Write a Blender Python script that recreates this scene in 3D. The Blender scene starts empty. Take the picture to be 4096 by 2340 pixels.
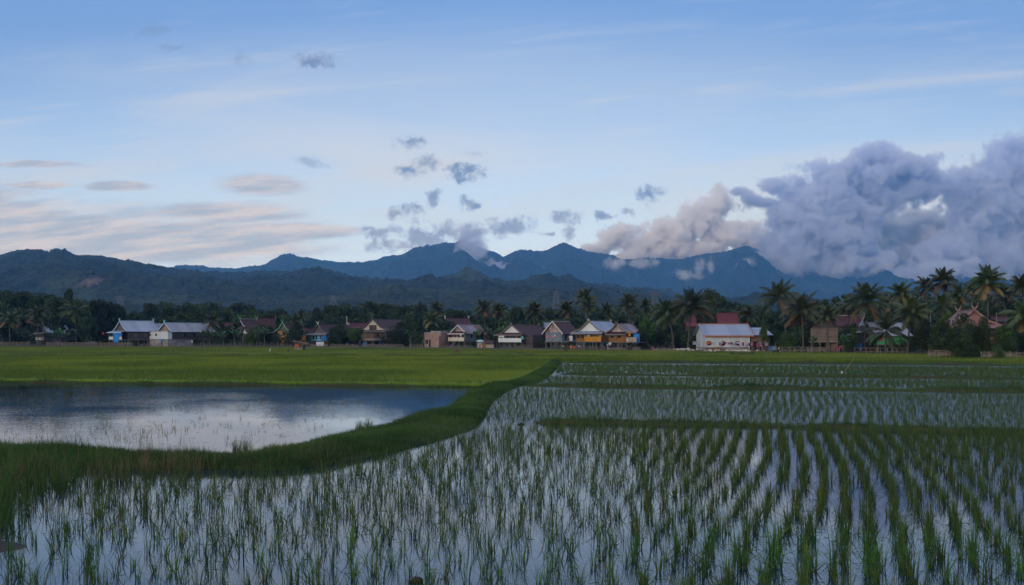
import bpy, math, random
import numpy as np
from mathutils import Vector, Matrix

R = math.radians
H = 2.4            # eye height above the paddies
F = 4000.0         # focal length in photo pixels
HZ = 1350.0        # horizon row of the photo
CX = 2048.0
scn = bpy.context.scene
col = scn.collection
rng = np.random.default_rng(7)
random.seed(7)


def dist(py):
    return H * F / (py - HZ)


def P(px, py, z=0.0):
    Y = (H - z) * F / (py - HZ)
    return ((px - CX) / F * Y, Y, z)


def XY(px, py):
    p = P(px, py)
    return (p[0], p[1])


def AT(px, py, Y):
    """point seen at photo pixel px,py standing Y metres away"""
    return ((px - CX) / F * Y, Y, H - (py - HZ) / F * Y)


def tag(o, label=None, cat=None, group=None, kind=None):
    if label: o['label'] = label
    if cat: o['category'] = cat
    if group: o['group'] = group
    if kind: o['kind'] = kind
    return o


def empty(name, loc=(0, 0, 0), rz=0.0):
    o = bpy.data.objects.new(name, None)
    o.empty_display_size = 0.3
    col.objects.link(o)
    o.location = loc
    o.rotation_euler = (0, 0, rz)
    return o


def thing(name, label, cat, loc=(0, 0, 0), rz=0.0, group=None):
    return tag(empty(name, loc, rz), label, cat, group)


# ------------------------------------------------------------------ materials
MATS = {}


def nt_new(name):
    m = bpy.data.materials.new(name)
    m.use_nodes = True
    nt = m.node_tree
    bs = nt.nodes['Principled BSDF']
    return m, nt, bs


def N(nt, typ, **kw):
    n = nt.nodes.new(typ)
    for k, v in kw.items():
        if k.startswith('i_'):
            key = k[2:]
            key = int(key) if key.isdigit() else key.replace('_', ' ')
            n.inputs[key].default_value = v
        else:
            setattr(n, k, v)
    return n


def mix_rgb(nt, fac, a, b, blend='MIX'):
    n = nt.nodes.new('ShaderNodeMix')
    n.data_type = 'RGBA'
    n.blend_type = blend
    for sock, val in ((n.inputs[0], fac), (n.inputs[6], a), (n.inputs[7], b)):
        if isinstance(val, bpy.types.NodeSocket):
            nt.links.new(val, sock)
        elif isinstance(val, (int, float)):
            sock.default_value = val
        else:
            sock.default_value = (val[0], val[1], val[2], 1)
    return n.outputs[2]


def mathn(nt, op, a, b=None, c=None, clamp=False):
    n = nt.nodes.new('ShaderNodeMath')
    n.operation = op
    n.use_clamp = clamp
    for i, v in enumerate((a, b, c)):
        if v is None: continue
        if isinstance(v, bpy.types.NodeSocket):
            nt.links.new(v, n.inputs[i])
        else:
            n.inputs[i].default_value = v
    return n.outputs[0]


def coords(nt, scale=(1, 1, 1), kind='Object'):
    tc = nt.nodes.new('ShaderNodeTexCoord')
    mp = nt.nodes.new('ShaderNodeMapping')
    mp.inputs['Scale'].default_value = scale
    nt.links.new(tc.outputs[kind], mp.inputs[0])
    return mp.outputs[0]


def noise(nt, vec, scale, detail=4, rough=0.55):
    n = N(nt, 'ShaderNodeTexNoise', i_Scale=scale, i_Detail=detail, i_Roughness=rough)
    if vec is not None: nt.links.new(vec, n.inputs['Vector'])
    return n.outputs['Fac']


def ramp(nt, fac, lo, hi):
    n = nt.nodes.new('ShaderNodeMapRange')
    n.inputs['From Min'].default_value = lo
    n.inputs['From Max'].default_value = hi
    n.interpolation_type = 'SMOOTHSTEP'
    nt.links.new(fac, n.inputs['Value'])
    return n.outputs['Result']


def bump(nt, bs, h, strength=0.4, d=0.05):
    b = N(nt, 'ShaderNodeBump', i_Strength=strength, i_Distance=d)
    nt.links.new(h, b.inputs['Height'])
    nt.links.new(b.outputs[0], bs.inputs['Normal'])


def mat_mottled(name, a, b, scale=2.0, rough=0.85, bumpd=0.03, stretch=(1, 1, 1), lo=0.35, hi=0.65, spec=0.25):
    m, nt, bs = nt_new(name)
    v = coords(nt, stretch)
    f = noise(nt, v, scale, 6, 0.6)
    c = mix_rgb(nt, ramp(nt, f, lo, hi), a, b)
    nt.links.new(c, bs.inputs['Base Color'])
    bs.inputs['Roughness'].default_value = rough
    bs.inputs['Specular IOR Level'].default_value = spec
    bump(nt, bs, f, 0.5, bumpd)
    MATS[name] = m
    return m


def mat_boards(name, a, b, dirt, freq=6.0, axis='Z', rough=0.85):
    """planks: grooves repeated along one local axis, weathered tones per board"""
    m, nt, bs = nt_new(name)
    v = coords(nt)
    sep = nt.nodes.new('ShaderNodeSeparateXYZ')
    nt.links.new(v, sep.inputs[0])
    if axis == 'Z':
        k = sep.outputs[2]
    else:
        k = mathn(nt, 'ADD', sep.outputs[0], sep.outputs[1])
    t = mathn(nt, 'MULTIPLY', k, freq)
    fl = mathn(nt, 'FLOOR', t)
    wn = N(nt, 'ShaderNodeTexWhiteNoise', noise_dimensions='1D')
    nt.links.new(fl, wn.inputs['W'])
    fr = mathn(nt, 'FRACT', t)
    groove = mathn(nt, 'LESS_THAN', fr, 0.12)
    base = mix_rgb(nt, wn.outputs['Value'], a, b)
    st = noise(nt, coords(nt, (1.5, 1.5, 0.5) if axis != 'Z' else (0.5, 0.5, 2)), 1.6, 6, 0.65)
    c = mix_rgb(nt, ramp(nt, st, 0.48, 0.72), base, dirt)
    c = mix_rgb(nt, groove, c, tuple(x * 0.35 for x in dirt))
    nt.links.new(c, bs.inputs['Base Color'])
    bs.inputs['Roughness'].default_value = rough
    bs.inputs['Specular IOR Level'].default_value = 0.2
    bump(nt, bs, fr, 0.4, 0.02)
    MATS[name] = m
    return m


def mat_sheet(name, a, b, rust, rustamt=0.6, freq=7.0, rough=0.5, axis=1, panel=1.0):
    """corrugated metal: waves across the sheets, panels of different age, rust runs"""
    m, nt, bs = nt_new(name)
    v = coords(nt)
    sep = nt.nodes.new('ShaderNodeSeparateXYZ')
    nt.links.new(v, sep.inputs[0])
    k = sep.outputs[axis] if axis < 3 else mathn(nt, 'ADD', sep.outputs[0], sep.outputs[1])
    wv = mathn(nt, 'SINE', mathn(nt, 'MULTIPLY', k, freq * 6.283))
    pl = mathn(nt, 'FLOOR', mathn(nt, 'MULTIPLY', k, 1.0 / panel))
    wn = N(nt, 'ShaderNodeTexWhiteNoise', noise_dimensions='1D')
    nt.links.new(pl, wn.inputs['W'])
    base = mix_rgb(nt, wn.outputs['Value'], a, b)
    st = noise(nt, coords(nt, (1.2, 1.2, 0.35) if axis == 3 else (0.35, 1.6, 0.35)), 1.3, 7, 0.68)
    c = mix_rgb(nt, ramp(nt, st, 1.0 - rustamt, 1.22 - rustamt), base, rust)
    nt.links.new(c, bs.inputs['Base Color'])
    bs.inputs['Roughness'].default_value = rough
    bs.inputs['Metallic'].default_value = 0.15
    bump(nt, bs, wv, 0.5, 0.02)
    MATS[name] = m
    return m


def mat_brick(name, a, b, mortar):
    m, nt, bs = nt_new(name)
    v = coords(nt)
    sep = nt.nodes.new('ShaderNodeSeparateXYZ')
    nt.links.new(v, sep.inputs[0])
    cmb = nt.nodes.new('ShaderNodeCombineXYZ')
    nt.links.new(mathn(nt, 'ADD', sep.outputs[0], sep.outputs[1]), cmb.inputs[0])
    nt.links.new(sep.outputs[2], cmb.inputs[1])
    br = N(nt, 'ShaderNodeTexBrick', i_Scale=1.0)
    br.inputs['Brick Width'].default_value = 0.4
    br.inputs['Row Height'].default_value = 0.16
    br.inputs['Mortar Size'].default_value = 0.018
    br.inputs['Color1'].default_value = (*a, 1)
    br.inputs['Color2'].default_value = (*b, 1)
    br.inputs['Mortar'].default_value = (*mortar, 1)
    nt.links.new(cmb.outputs[0], br.inputs[0])
    st = noise(nt, v, 0.9, 6, 0.6)
    c = mix_rgb(nt, mathn(nt, 'MULTIPLY', ramp(nt, st, 0.4, 0.7), 0.55), br.outputs['Color'], tuple(x * 0.5 for x in a))
    nt.links.new(c, bs.inputs['Base Color'])
    bs.inputs['Roughness'].default_value = 0.9
    MATS[name] = m
    return m


def mat_leaf(name, dark, light, dry=(0.16, 0.12, 0.04), rough=0.6, trans=0.25, spec=0.3):
    """foliage: each leaf carries its own tint value 0..1 (above 0.9 dried)"""
    m, nt, bs = nt_new(name)
    at = N(nt, 'ShaderNodeAttribute', attribute_name='tint')
    oi = nt.nodes.new('ShaderNodeObjectInfo')
    f = at.outputs['Fac']
    c = mix_rgb(nt, ramp(nt, f, 0.0, 0.85), dark, light)
    c = mix_rgb(nt, ramp(nt, f, 0.9, 0.97), c, dry)
    hs = nt.nodes.new('ShaderNodeHueSaturation')
    nt.links.new(c, hs.inputs['Color'])
    nt.links.new(mathn(nt, 'MULTIPLY_ADD', oi.outputs['Random'], 0.05, 0.475), hs.inputs['Hue'])
    nt.links.new(mathn(nt, 'MULTIPLY_ADD', oi.outputs['Random'], 0.7, 0.65), hs.inputs['Value'])
    nt.links.new(hs.outputs[0], bs.inputs['Base Color'])
    bs.inputs['Roughness'].default_value = rough
    bs.inputs['Specular IOR Level'].default_value = spec
    if trans > 0:
        tr = nt.nodes.new('ShaderNodeBsdfTranslucent')
        nt.links.new(hs.outputs[0], tr.inputs['Color'])
        mx = nt.nodes.new('ShaderNodeMixShader')
        mx.inputs[0].default_value = trans
        nt.links.new(bs.outputs[0], mx.inputs[1])
        nt.links.new(tr.outputs[0], mx.inputs[2])
        out = nt.nodes['Material Output']
        nt.links.new(mx.outputs[0], out.inputs['Surface'])
    MATS[name] = m
    return m


def mat_plain(name, c, rough=0.7, spec=0.3, var=0.25):
    return mat_mottled(name, c, tuple(x * (1 - var) for x in c), 3.0, rough, 0.01, spec=spec)


# ------------------------------------------------------------------ mesh tools
class MB:
    def __init__(s):
        s.v, s.f, s.m = [], [], []

    def add(s, vs, fs, mi=0):
        o = len(s.v)
        s.v += [tuple(p) for p in vs]
        s.f += [tuple(i + o for i in f) for f in fs]
        s.m += [mi] * len(fs)
        return s

    def hexa(s, p, mi=0):
        return s.add(p, [(0, 3, 2, 1), (4, 5, 6, 7), (0, 1, 5, 4), (1, 2, 6, 5), (2, 3, 7, 6), (3, 0, 4, 7)], mi)

    def box(s, x0, x1, y0, y1, z0, z1, mi=0):
        return s.hexa([(x0, y0, z0), (x1, y0, z0), (x1, y1, z0), (x0, y1, z0),
                       (x0, y0, z1), (x1, y0, z1), (x1, y1, z1), (x0, y1, z1)], mi)

    def bar(s, a, b, w, d=None, mi=0):
        a, b = Vector(a), Vector(b)
        d = w if d is None else d
        t = (b - a).normalized()
        up = Vector((0, 0, 1)) if abs(t.z) < 0.9 else Vector((0, 1, 0))
        u = t.cross(up).normalized() * w / 2
        v = t.cross(u).normalized() * d / 2
        return s.hexa([a - u - v, a + u - v, a + u + v, a - u + v, b - u - v, b + u - v, b + u + v, b - u + v], mi)

    def tube(s, pts, radii, n=8, mi=0):
        rings = []
        o = len(s.v)
        for i, p in enumerate(pts):
            p = Vector(p)
            q = Vector(pts[min(i + 1, len(pts) - 1)]) - Vector(pts[max(i - 1, 0)])
            t = q.normalized() if q.length > 1e-9 else Vector((0, 0, 1))
            up = Vector((0, 1, 0)) if abs(t.y) < 0.9 else Vector((1, 0, 0))
            u = t.cross(up).normalized()
            w = t.cross(u).normalized()
            r = radii[i]
            for k in range(n):
                a = 2 * math.pi * k / n
                s.v.append(tuple(p + u * math.cos(a) * r + w * math.sin(a) * r))
        m = len(pts)
        for i in range(m - 1):
            for k in range(n):
                k2 = (k + 1) % n
                s.f.append((o + i * n + k, o + i * n + k2, o + (i + 1) * n + k2, o + (i + 1) * n + k))
                s.m.append(mi)
        s.f.append(tuple(o + k for k in range(n))); s.m.append(mi)
        s.f.append(tuple(o + (m - 1) * n + k for k in reversed(range(n)))); s.m.append(mi)
        return s

    def prism_y(s, prof, y0, y1, mi=0):
        """closed profile in xz pushed along y"""
        n = len(prof)
        vs = [(x, y0, z) for x, z in prof] + [(x, y1, z) for x, z in prof]
        fs = [tuple(range(n)), tuple(reversed(range(n, 2 * n)))]
        fs += [(i, i + n, (i + 1) % n + n, (i + 1) % n) for i in range(n)]
        return s.add(vs, fs, mi)

    def build(s, name, mats, parent=None, smooth=False):
        me = bpy.data.meshes.new(name)
        me.from_pydata(s.v, [], s.f)
        for mm in (mats if isinstance(mats, (list, tuple)) else [mats]):
            me.materials.append(MATS[mm] if isinstance(mm, str) else mm)
        me.polygons.foreach_set('material_index', s.m)
        if smooth: me.polygons.foreach_set('use_smooth', [True] * len(s.f))
        me.update()
        o = bpy.data.objects.new(name, me)
        col.objects.link(o)
        if parent: o.parent = parent
        return o


def np_mesh(name, V, Fq, mat, tint=None, parent=None, smooth=False):
    """V (n,3) array, Fq (m,4) quads"""
    me = bpy.data.meshes.new(name)
    nv, nf = len(V), len(Fq)
    me.vertices.add(nv)
    me.vertices.foreach_set('co', np.ascontiguousarray(V, dtype=np.float32).ravel())
    k = Fq.shape[1]
    me.loops.add(nf * k)
    me.polygons.add(nf)
    me.loops.foreach_set('vertex_index', np.ascontiguousarray(Fq, dtype=np.int32).ravel())
    me.polygons.foreach_set('loop_start', np.arange(0, nf * k, k, dtype=np.int32))
    me.polygons.foreach_set('loop_total', np.full(nf, k, dtype=np.int32))
    if smooth: me.polygons.foreach_set('use_smooth', np.ones(nf, dtype=bool))
    if tint is not None:
        a = me.attributes.new('tint', 'FLOAT', 'POINT')
        a.data.foreach_set('value', np.ascontiguousarray(tint, dtype=np.float32))
    me.materials.append(MATS[mat] if isinstance(mat, str) else mat)
    me.update(calc_edges=True)
    if name is None: return me
    o = bpy.data.objects.new(name, me)
    col.objects.link(o)
    if parent: o.parent = parent
    return o


def copy_tree(o, parent=None):
    c = o.copy()
    col.objects.link(c)
    if parent is not None: c.parent = parent
    for ch in list(o.children):
        copy_tree(ch, c)
    return c


# numpy value noise ------------------------------------------------------
_perm = np.random.default_rng(3).random((256, 256))


def vnoise(x, y):
    xi, yi = np.floor(x).astype(int), np.floor(y).astype(int)
    fx, fy = x - xi, y - yi
    fx, fy = fx * fx * (3 - 2 * fx), fy * fy * (3 - 2 * fy)
    g = lambda a, b: _perm[a % 256, b % 256]
    return (g(xi, yi) * (1 - fx) * (1 - fy) + g(xi + 1, yi) * fx * (1 - fy) + g(xi, yi + 1) * (1 - fx) * fy + g(xi + 1, yi + 1) * fx * fy)


def fbm(x, y, o=5, ridged=False):
    s, a, t = 0, 0.5, 0
    for i in range(o):
        n = vnoise(x * 2 ** i + 17.3 * i, y * 2 ** i + 9.1 * i)
        if ridged: n = 1 - abs(2 * n - 1)
        s = s + a * n; t += a; a *= 0.5
    return s / t


def inpoly(x, y, poly):
    c = np.zeros(len(x), bool)
    n = len(poly)
    for i in range(n):
        x1, y1 = poly[i]; x2, y2 = poly[(i + 1) % n]
        if y1 == y2: continue
        t = ((y1 > y) != (y2 > y)) & (x < (x2 - x1) * (y - y1) / (y2 - y1) + x1)
        c ^= t
    return c
# ------------------------------------------------------------------ camera
cd = bpy.data.cameras.new('camera')
cam = bpy.data.objects.new('camera', cd)
col.objects.link(cam)
cam.location = (0, 0, H)
cam.rotation_euler = (R(90), 0, 0)
cd.sensor_width = 36.0
cd.lens = F / 4096 * 36.0
cd.shift_y = (HZ - 1170) / 4096
cd.clip_start = 0.1
cd.clip_end = 60000
scn.camera = cam
scn.view_settings.view_transform = 'Standard'
scn.view_settings.look = 'None'
scn.view_settings.exposure = 0.0
scn.view_settings.gamma = 1.0
scn.cycles.max_bounces = 12
scn.cycles.diffuse_bounces = 2
scn.cycles.glossy_bounces = 3
scn.cycles.transparent_max_bounces = 8
scn.cycles.transmission_bounces = 3
scn.cycles.volume_bounces = 10
scn.cycles.use_denoising = True
scn.cycles.caustics_reflective = False
scn.cycles.caustics_refractive = False

SUN_EL, SUN_AZ = 9.0, 215.0     # behind the camera, to its left (azimuth from +Y, clockwise)
sd = bpy.data.lights.new('sun', 'SUN')
sd.energy = 1.2
sd.angle = R(12)
sd.color = (1.0, 0.88, 0.76)
sun = bpy.data.objects.new('sun', sd)
col.objects.link(sun)
dv = Vector((math.sin(R(SUN_AZ)) * math.cos(R(SUN_EL)), math.cos(R(SUN_AZ)) * math.cos(R(SUN_EL)), math.sin(R(SUN_EL))))
sun.rotation_euler = dv.to_track_quat('Z', 'Y').to_euler()

# ------------------------------------------------------------------ sky
w = bpy.data.worlds.new('World')
scn.world = w
w.use_nodes = True
nt = w.node_tree
bg = nt.nodes['Background']
sky = nt.nodes.new('ShaderNodeTexSky')
sky.sky_type = 'NISHITA'
sky.sun_disc = False
sky.sun_elevation = R(SUN_EL)
sky.sun_rotation = R(SUN_AZ)
sky.air_density = 1.0
sky.dust_density = 1.0
sky.ozone_density = 2.0
tc = nt.nodes.new('ShaderNodeTexCoord')
sp = nt.nodes.new('ShaderNodeSeparateXYZ')
nt.links.new(tc.outputs['Generated'], sp.inputs[0])
yy = mathn(nt, 'MAXIMUM', mathn(nt, 'ABSOLUTE', sp.outputs[1]), 0.15)
U = mathn(nt, 'DIVIDE', sp.outputs[0], yy)      # azimuth tangent
V = mathn(nt, 'DIVIDE', sp.outputs[2], yy)      # elevation tangent
cv = nt.nodes.new('ShaderNodeCombineXYZ')
nt.links.new(U, cv.inputs[0]); nt.links.new(V, cv.inputs[1])
nt.links.new(mathn(nt, 'GREATER_THAN', sp.outputs[1], 0.0), cv.inputs[2])
P0 = cv.outputs[0]


def srgb(r, g, b):
    f = lambda c: (c / 255 / 12.92) if c / 255 <= 0.04045 else ((c / 255 + 0.055) / 1.055) ** 2.4
    return (f(r), f(g), f(b))


# clear sky: pale at the horizon, blue above, unseen zenith whitened to brighten the ground
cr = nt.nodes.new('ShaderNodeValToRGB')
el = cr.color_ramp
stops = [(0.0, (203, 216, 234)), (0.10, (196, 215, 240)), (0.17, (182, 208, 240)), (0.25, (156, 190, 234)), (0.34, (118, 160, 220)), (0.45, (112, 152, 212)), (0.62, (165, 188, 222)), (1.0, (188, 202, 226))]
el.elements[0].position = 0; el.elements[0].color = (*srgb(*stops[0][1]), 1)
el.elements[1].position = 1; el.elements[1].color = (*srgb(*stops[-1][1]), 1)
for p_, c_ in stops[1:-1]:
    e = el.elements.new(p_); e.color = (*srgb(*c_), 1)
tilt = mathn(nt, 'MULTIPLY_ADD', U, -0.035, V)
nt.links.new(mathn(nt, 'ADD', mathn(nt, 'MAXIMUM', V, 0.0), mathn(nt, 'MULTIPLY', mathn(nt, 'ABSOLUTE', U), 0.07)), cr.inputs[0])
skyc = mix_rgb(nt, 1.0, sky.outputs[0], (0.16, 0.16, 0.16), 'MULTIPLY')
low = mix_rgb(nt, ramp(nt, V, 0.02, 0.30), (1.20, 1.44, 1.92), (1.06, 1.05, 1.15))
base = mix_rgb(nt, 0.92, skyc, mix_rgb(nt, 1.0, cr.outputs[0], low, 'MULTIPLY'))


def vm(op, a, b=None, c=None):
    n = nt.nodes.new('ShaderNodeVectorMath')
    n.operation = op
    for i, v in enumerate((a, b, c)):
        if v is None: continue
        if isinstance(v, bpy.types.NodeSocket): nt.links.new(v, n.inputs[i])
        else: n.inputs[i].default_value = v
    return n.outputs['Value'] if op == 'LENGTH' else n.outputs[0]


def nz(vec, scale, detail, rough, colr=False, dist_=0.0):
    n = N(nt, 'ShaderNodeTexNoise', i_Scale=scale, i_Detail=detail, i_Roughness=rough, i_Distortion=dist_)
    nt.links.new(vec, n.inputs['Vector'])
    return n.outputs['Color'] if colr else n.outputs['Fac']


rot = nt.nodes.new('ShaderNodeMapping'); rot.inputs['Rotation'].default_value = (0, 0, R(-6)); nt.links.new(P0, rot.inputs[0])
# veil of thin high cloud
veilp = vm('MULTIPLY', P0, (1.0, 5.0, 1.0))
veil = nz(veilp, 1.5, 6, 0.55, dist_=0.4)
veil = mathn(nt, 'MULTIPLY', ramp(nt, veil, 0.42, 0.70), ramp(nt, V, 0.34, 0.15))
base = mix_rgb(nt, mathn(nt, 'MULTIPLY', veil, 0.60), base, srgb(214, 224, 243))

veil2 = nz(vm('MULTIPLY', rot.outputs[0], (1.0, 11.0, 1.0)), 3.2, 9, 0.62, dist_=0.5)
veil2 = mathn(nt, 'MULTIPLY', ramp(nt, veil2, 0.47, 0.72), ramp(nt, V, 0.40, 0.22))
base = mix_rgb(nt, mathn(nt, 'MULTIPLY', veil2, 0.45), base, srgb(208, 219, 240))

wn = nz(P0, 16.0, 5, 0.6, colr=True)
wn2 = vm('SUBTRACT', wn, (0.5, 0.5, 0.5))
wn3 = vm('SUBTRACT', nz(P0, 70.0, 4, 0.6, colr=True), (0.5, 0.5, 0.5))
PW = vm('MULTIPLY_ADD', wn2, (0.045, 0.026, 0.0), vm('MULTIPLY_ADD', wn3, (0.020, 0.014, 0.0), P0))


def field(blobs, pos, soft=1.0):
    acc = None
    for (px, py, rx, ry) in blobs:
        cx, cy = (px - CX) / F, (HZ - py) / F
        sx, sy = F / rx, F / ry
        v = vm('MULTIPLY_ADD', pos, (sx, sy, 0), (-cx * sx, -cy * sy, 0))
        l = vm('LENGTH', v)
        b = mathn(nt, 'SUBTRACT', 1.0, l)
        acc = b if acc is None else mathn(nt, 'MAXIMUM', acc, b)
    return acc


front = mathn(nt, 'GREATER_THAN', sp.outputs[1], 0.0)
# banded stratus low on the left
strP = vm('MULTIPLY', vm('ADD', P0, (0, 0, 0)), (1.0, 9.0, 1.0))
strP = vm('MULTIPLY', rot.outputs[0], (1.0, 8.0, 1.0))
st = nz(strP, 7.0, 8, 0.62, dist_=0.25)
stm = field([(150, 960, 1500, 190), (-300, 900, 900, 240), (700, 970, 900, 110), (1050, 735, 240, 60), (470, 745, 190, 28), (160, 660, 260, 22), (150, 742, 190, 20), (900, 850, 420, 60), (1150, 925, 420, 50)], vm('MULTIPLY_ADD', wn2, (0.02, 0.012, 0), P0))
sa = mathn(nt, 'ADD', ramp(nt, st, 0.22, 0.85), mathn(nt, 'MULTIPLY', stm, 0.9))
sa = mathn(nt, 'MULTIPLY', ramp(nt, sa, 0.28, 0.85), ramp(nt, stm, 0.0, 0.5))
sa = mathn(nt, 'MULTIPLY', sa, front)
stc = nz(strP, 11.0, 6, 0.6)
stcol = mix_rgb(nt, ramp(nt, stc, 0.38, 0.62), srgb(166, 182, 212), srgb(212, 214, 230))
base = mix_rgb(nt, mathn(nt, 'MULTIPLY', sa, 0.9), base, stcol)

# small dark cumulus adrift over the ridge
SM = [(1270, 240, 125, 40), (1660, 570, 92, 36),
      (1640, 690, 62, 38), (1720, 655, 78, 42), (1870, 690, 98, 42), (1800, 668, 60, 24),
      (1735, 785, 48, 52), (1610, 850, 92, 36), (1890, 806, 95, 34), (1480, 925, 60, 30), (1530, 955, 90, 44), (1700, 950, 175, 62), (1560, 990, 110, 44), (2050, 905, 150, 52), (2240, 885, 110, 50), (2480, 960, 90, 60), (2560, 930, 60, 40),
      (1620, 985, 90, 40), (1700, 930, 120, 56), (1790, 925, 80, 52), (1880, 930, 56, 66), (1910, 1000, 60, 40),
      (2030, 905, 130, 48), (2130, 890, 70, 36), (2260, 878, 95, 50), (2290, 930, 35, 50), (2400, 855, 52, 20), (2510, 850, 48, 20), (2590, 772, 84, 42), (2205, 935, 40, 14)]
smf = field(SM, PW)
smn = nz(P0, 48.0, 10, 0.74, dist_=0.25)
smd = mathn(nt, 'ADD', mathn(nt, 'MULTIPLY', smf, 1.5), mathn(nt, 'MULTIPLY_ADD', smn, 6.5, -3.25))
sma = mathn(nt, 'MULTIPLY', mathn(nt, 'MULTIPLY', ramp(nt, smd, 0.0, 1.5), ramp(nt, smf, -0.35, 0.15)), front)
# colour: denser heart is darker, low ones warmer
smcol = mix_rgb(nt, ramp(nt, V, 0.145, 0.085), srgb(108, 134, 182), srgb(142, 154, 194))
smcol = mix_rgb(nt, mathn(nt, 'MULTIPLY', ramp(nt, nz(P0, 30.0, 5, 0.6), 0.45, 0.68), 0.5), smcol, srgb(182, 194, 222))
base = mix_rgb(nt, mathn(nt, 'MULTIPLY', sma, 0.93), base, smcol)

fnt = field([(930, 232, 60, 34), (700, 190, 60, 16), (1250, 640, 105, 40), (620, 120, 90, 30), (1900, 620, 60, 20), (3180, 680, 60, 26)], PW)
fna = mathn(nt, 'MULTIPLY', ramp(nt, mathn(nt, 'ADD', mathn(nt, 'MULTIPLY', fnt, 1.5), mathn(nt, 'MULTIPLY_ADD', smn, 6.5, -3.25)), 0.0, 1.6), ramp(nt, fnt, -0.35, 0.2))
base = mix_rgb(nt, mathn(nt, 'MULTIPLY', mathn(nt, 'MULTIPLY', fna, front), 0.5), base, srgb(120, 146, 190))

# general broken cloud behind the viewer, so the light stays soft
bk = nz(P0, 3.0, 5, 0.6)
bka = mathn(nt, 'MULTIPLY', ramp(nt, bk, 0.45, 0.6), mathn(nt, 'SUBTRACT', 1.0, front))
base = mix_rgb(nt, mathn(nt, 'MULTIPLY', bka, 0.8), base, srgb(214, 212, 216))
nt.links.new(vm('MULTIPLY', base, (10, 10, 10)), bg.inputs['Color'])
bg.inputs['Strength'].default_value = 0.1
w.cycles.sampling_method = 'MANUAL'
w.cycles.sample_map_resolution = 512
# ------------------------------------------------------------------ cloud bodies on the mountains
def cloud_material(name, dens, colr=(0.985, 0.985, 0.995), aniso=0.0):
    m = bpy.data.materials.new(name)
    m.use_nodes = True
    nt = m.node_tree
    nt.nodes.remove(nt.nodes['Principled BSDF'])
    pv = nt.nodes.new('ShaderNodeVolumePrincipled')
    pv.inputs['Color'].default_value = (*colr, 1)
    pv.inputs['Density'].default_value = dens
    pv.inputs['Density Attribute'].default_value = 'density'
    pv.inputs['Anisotropy'].default_value = aniso
    nt.links.new(pv.outputs[0], nt.nodes['Material Output'].inputs['Volume'])
    return m


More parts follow.
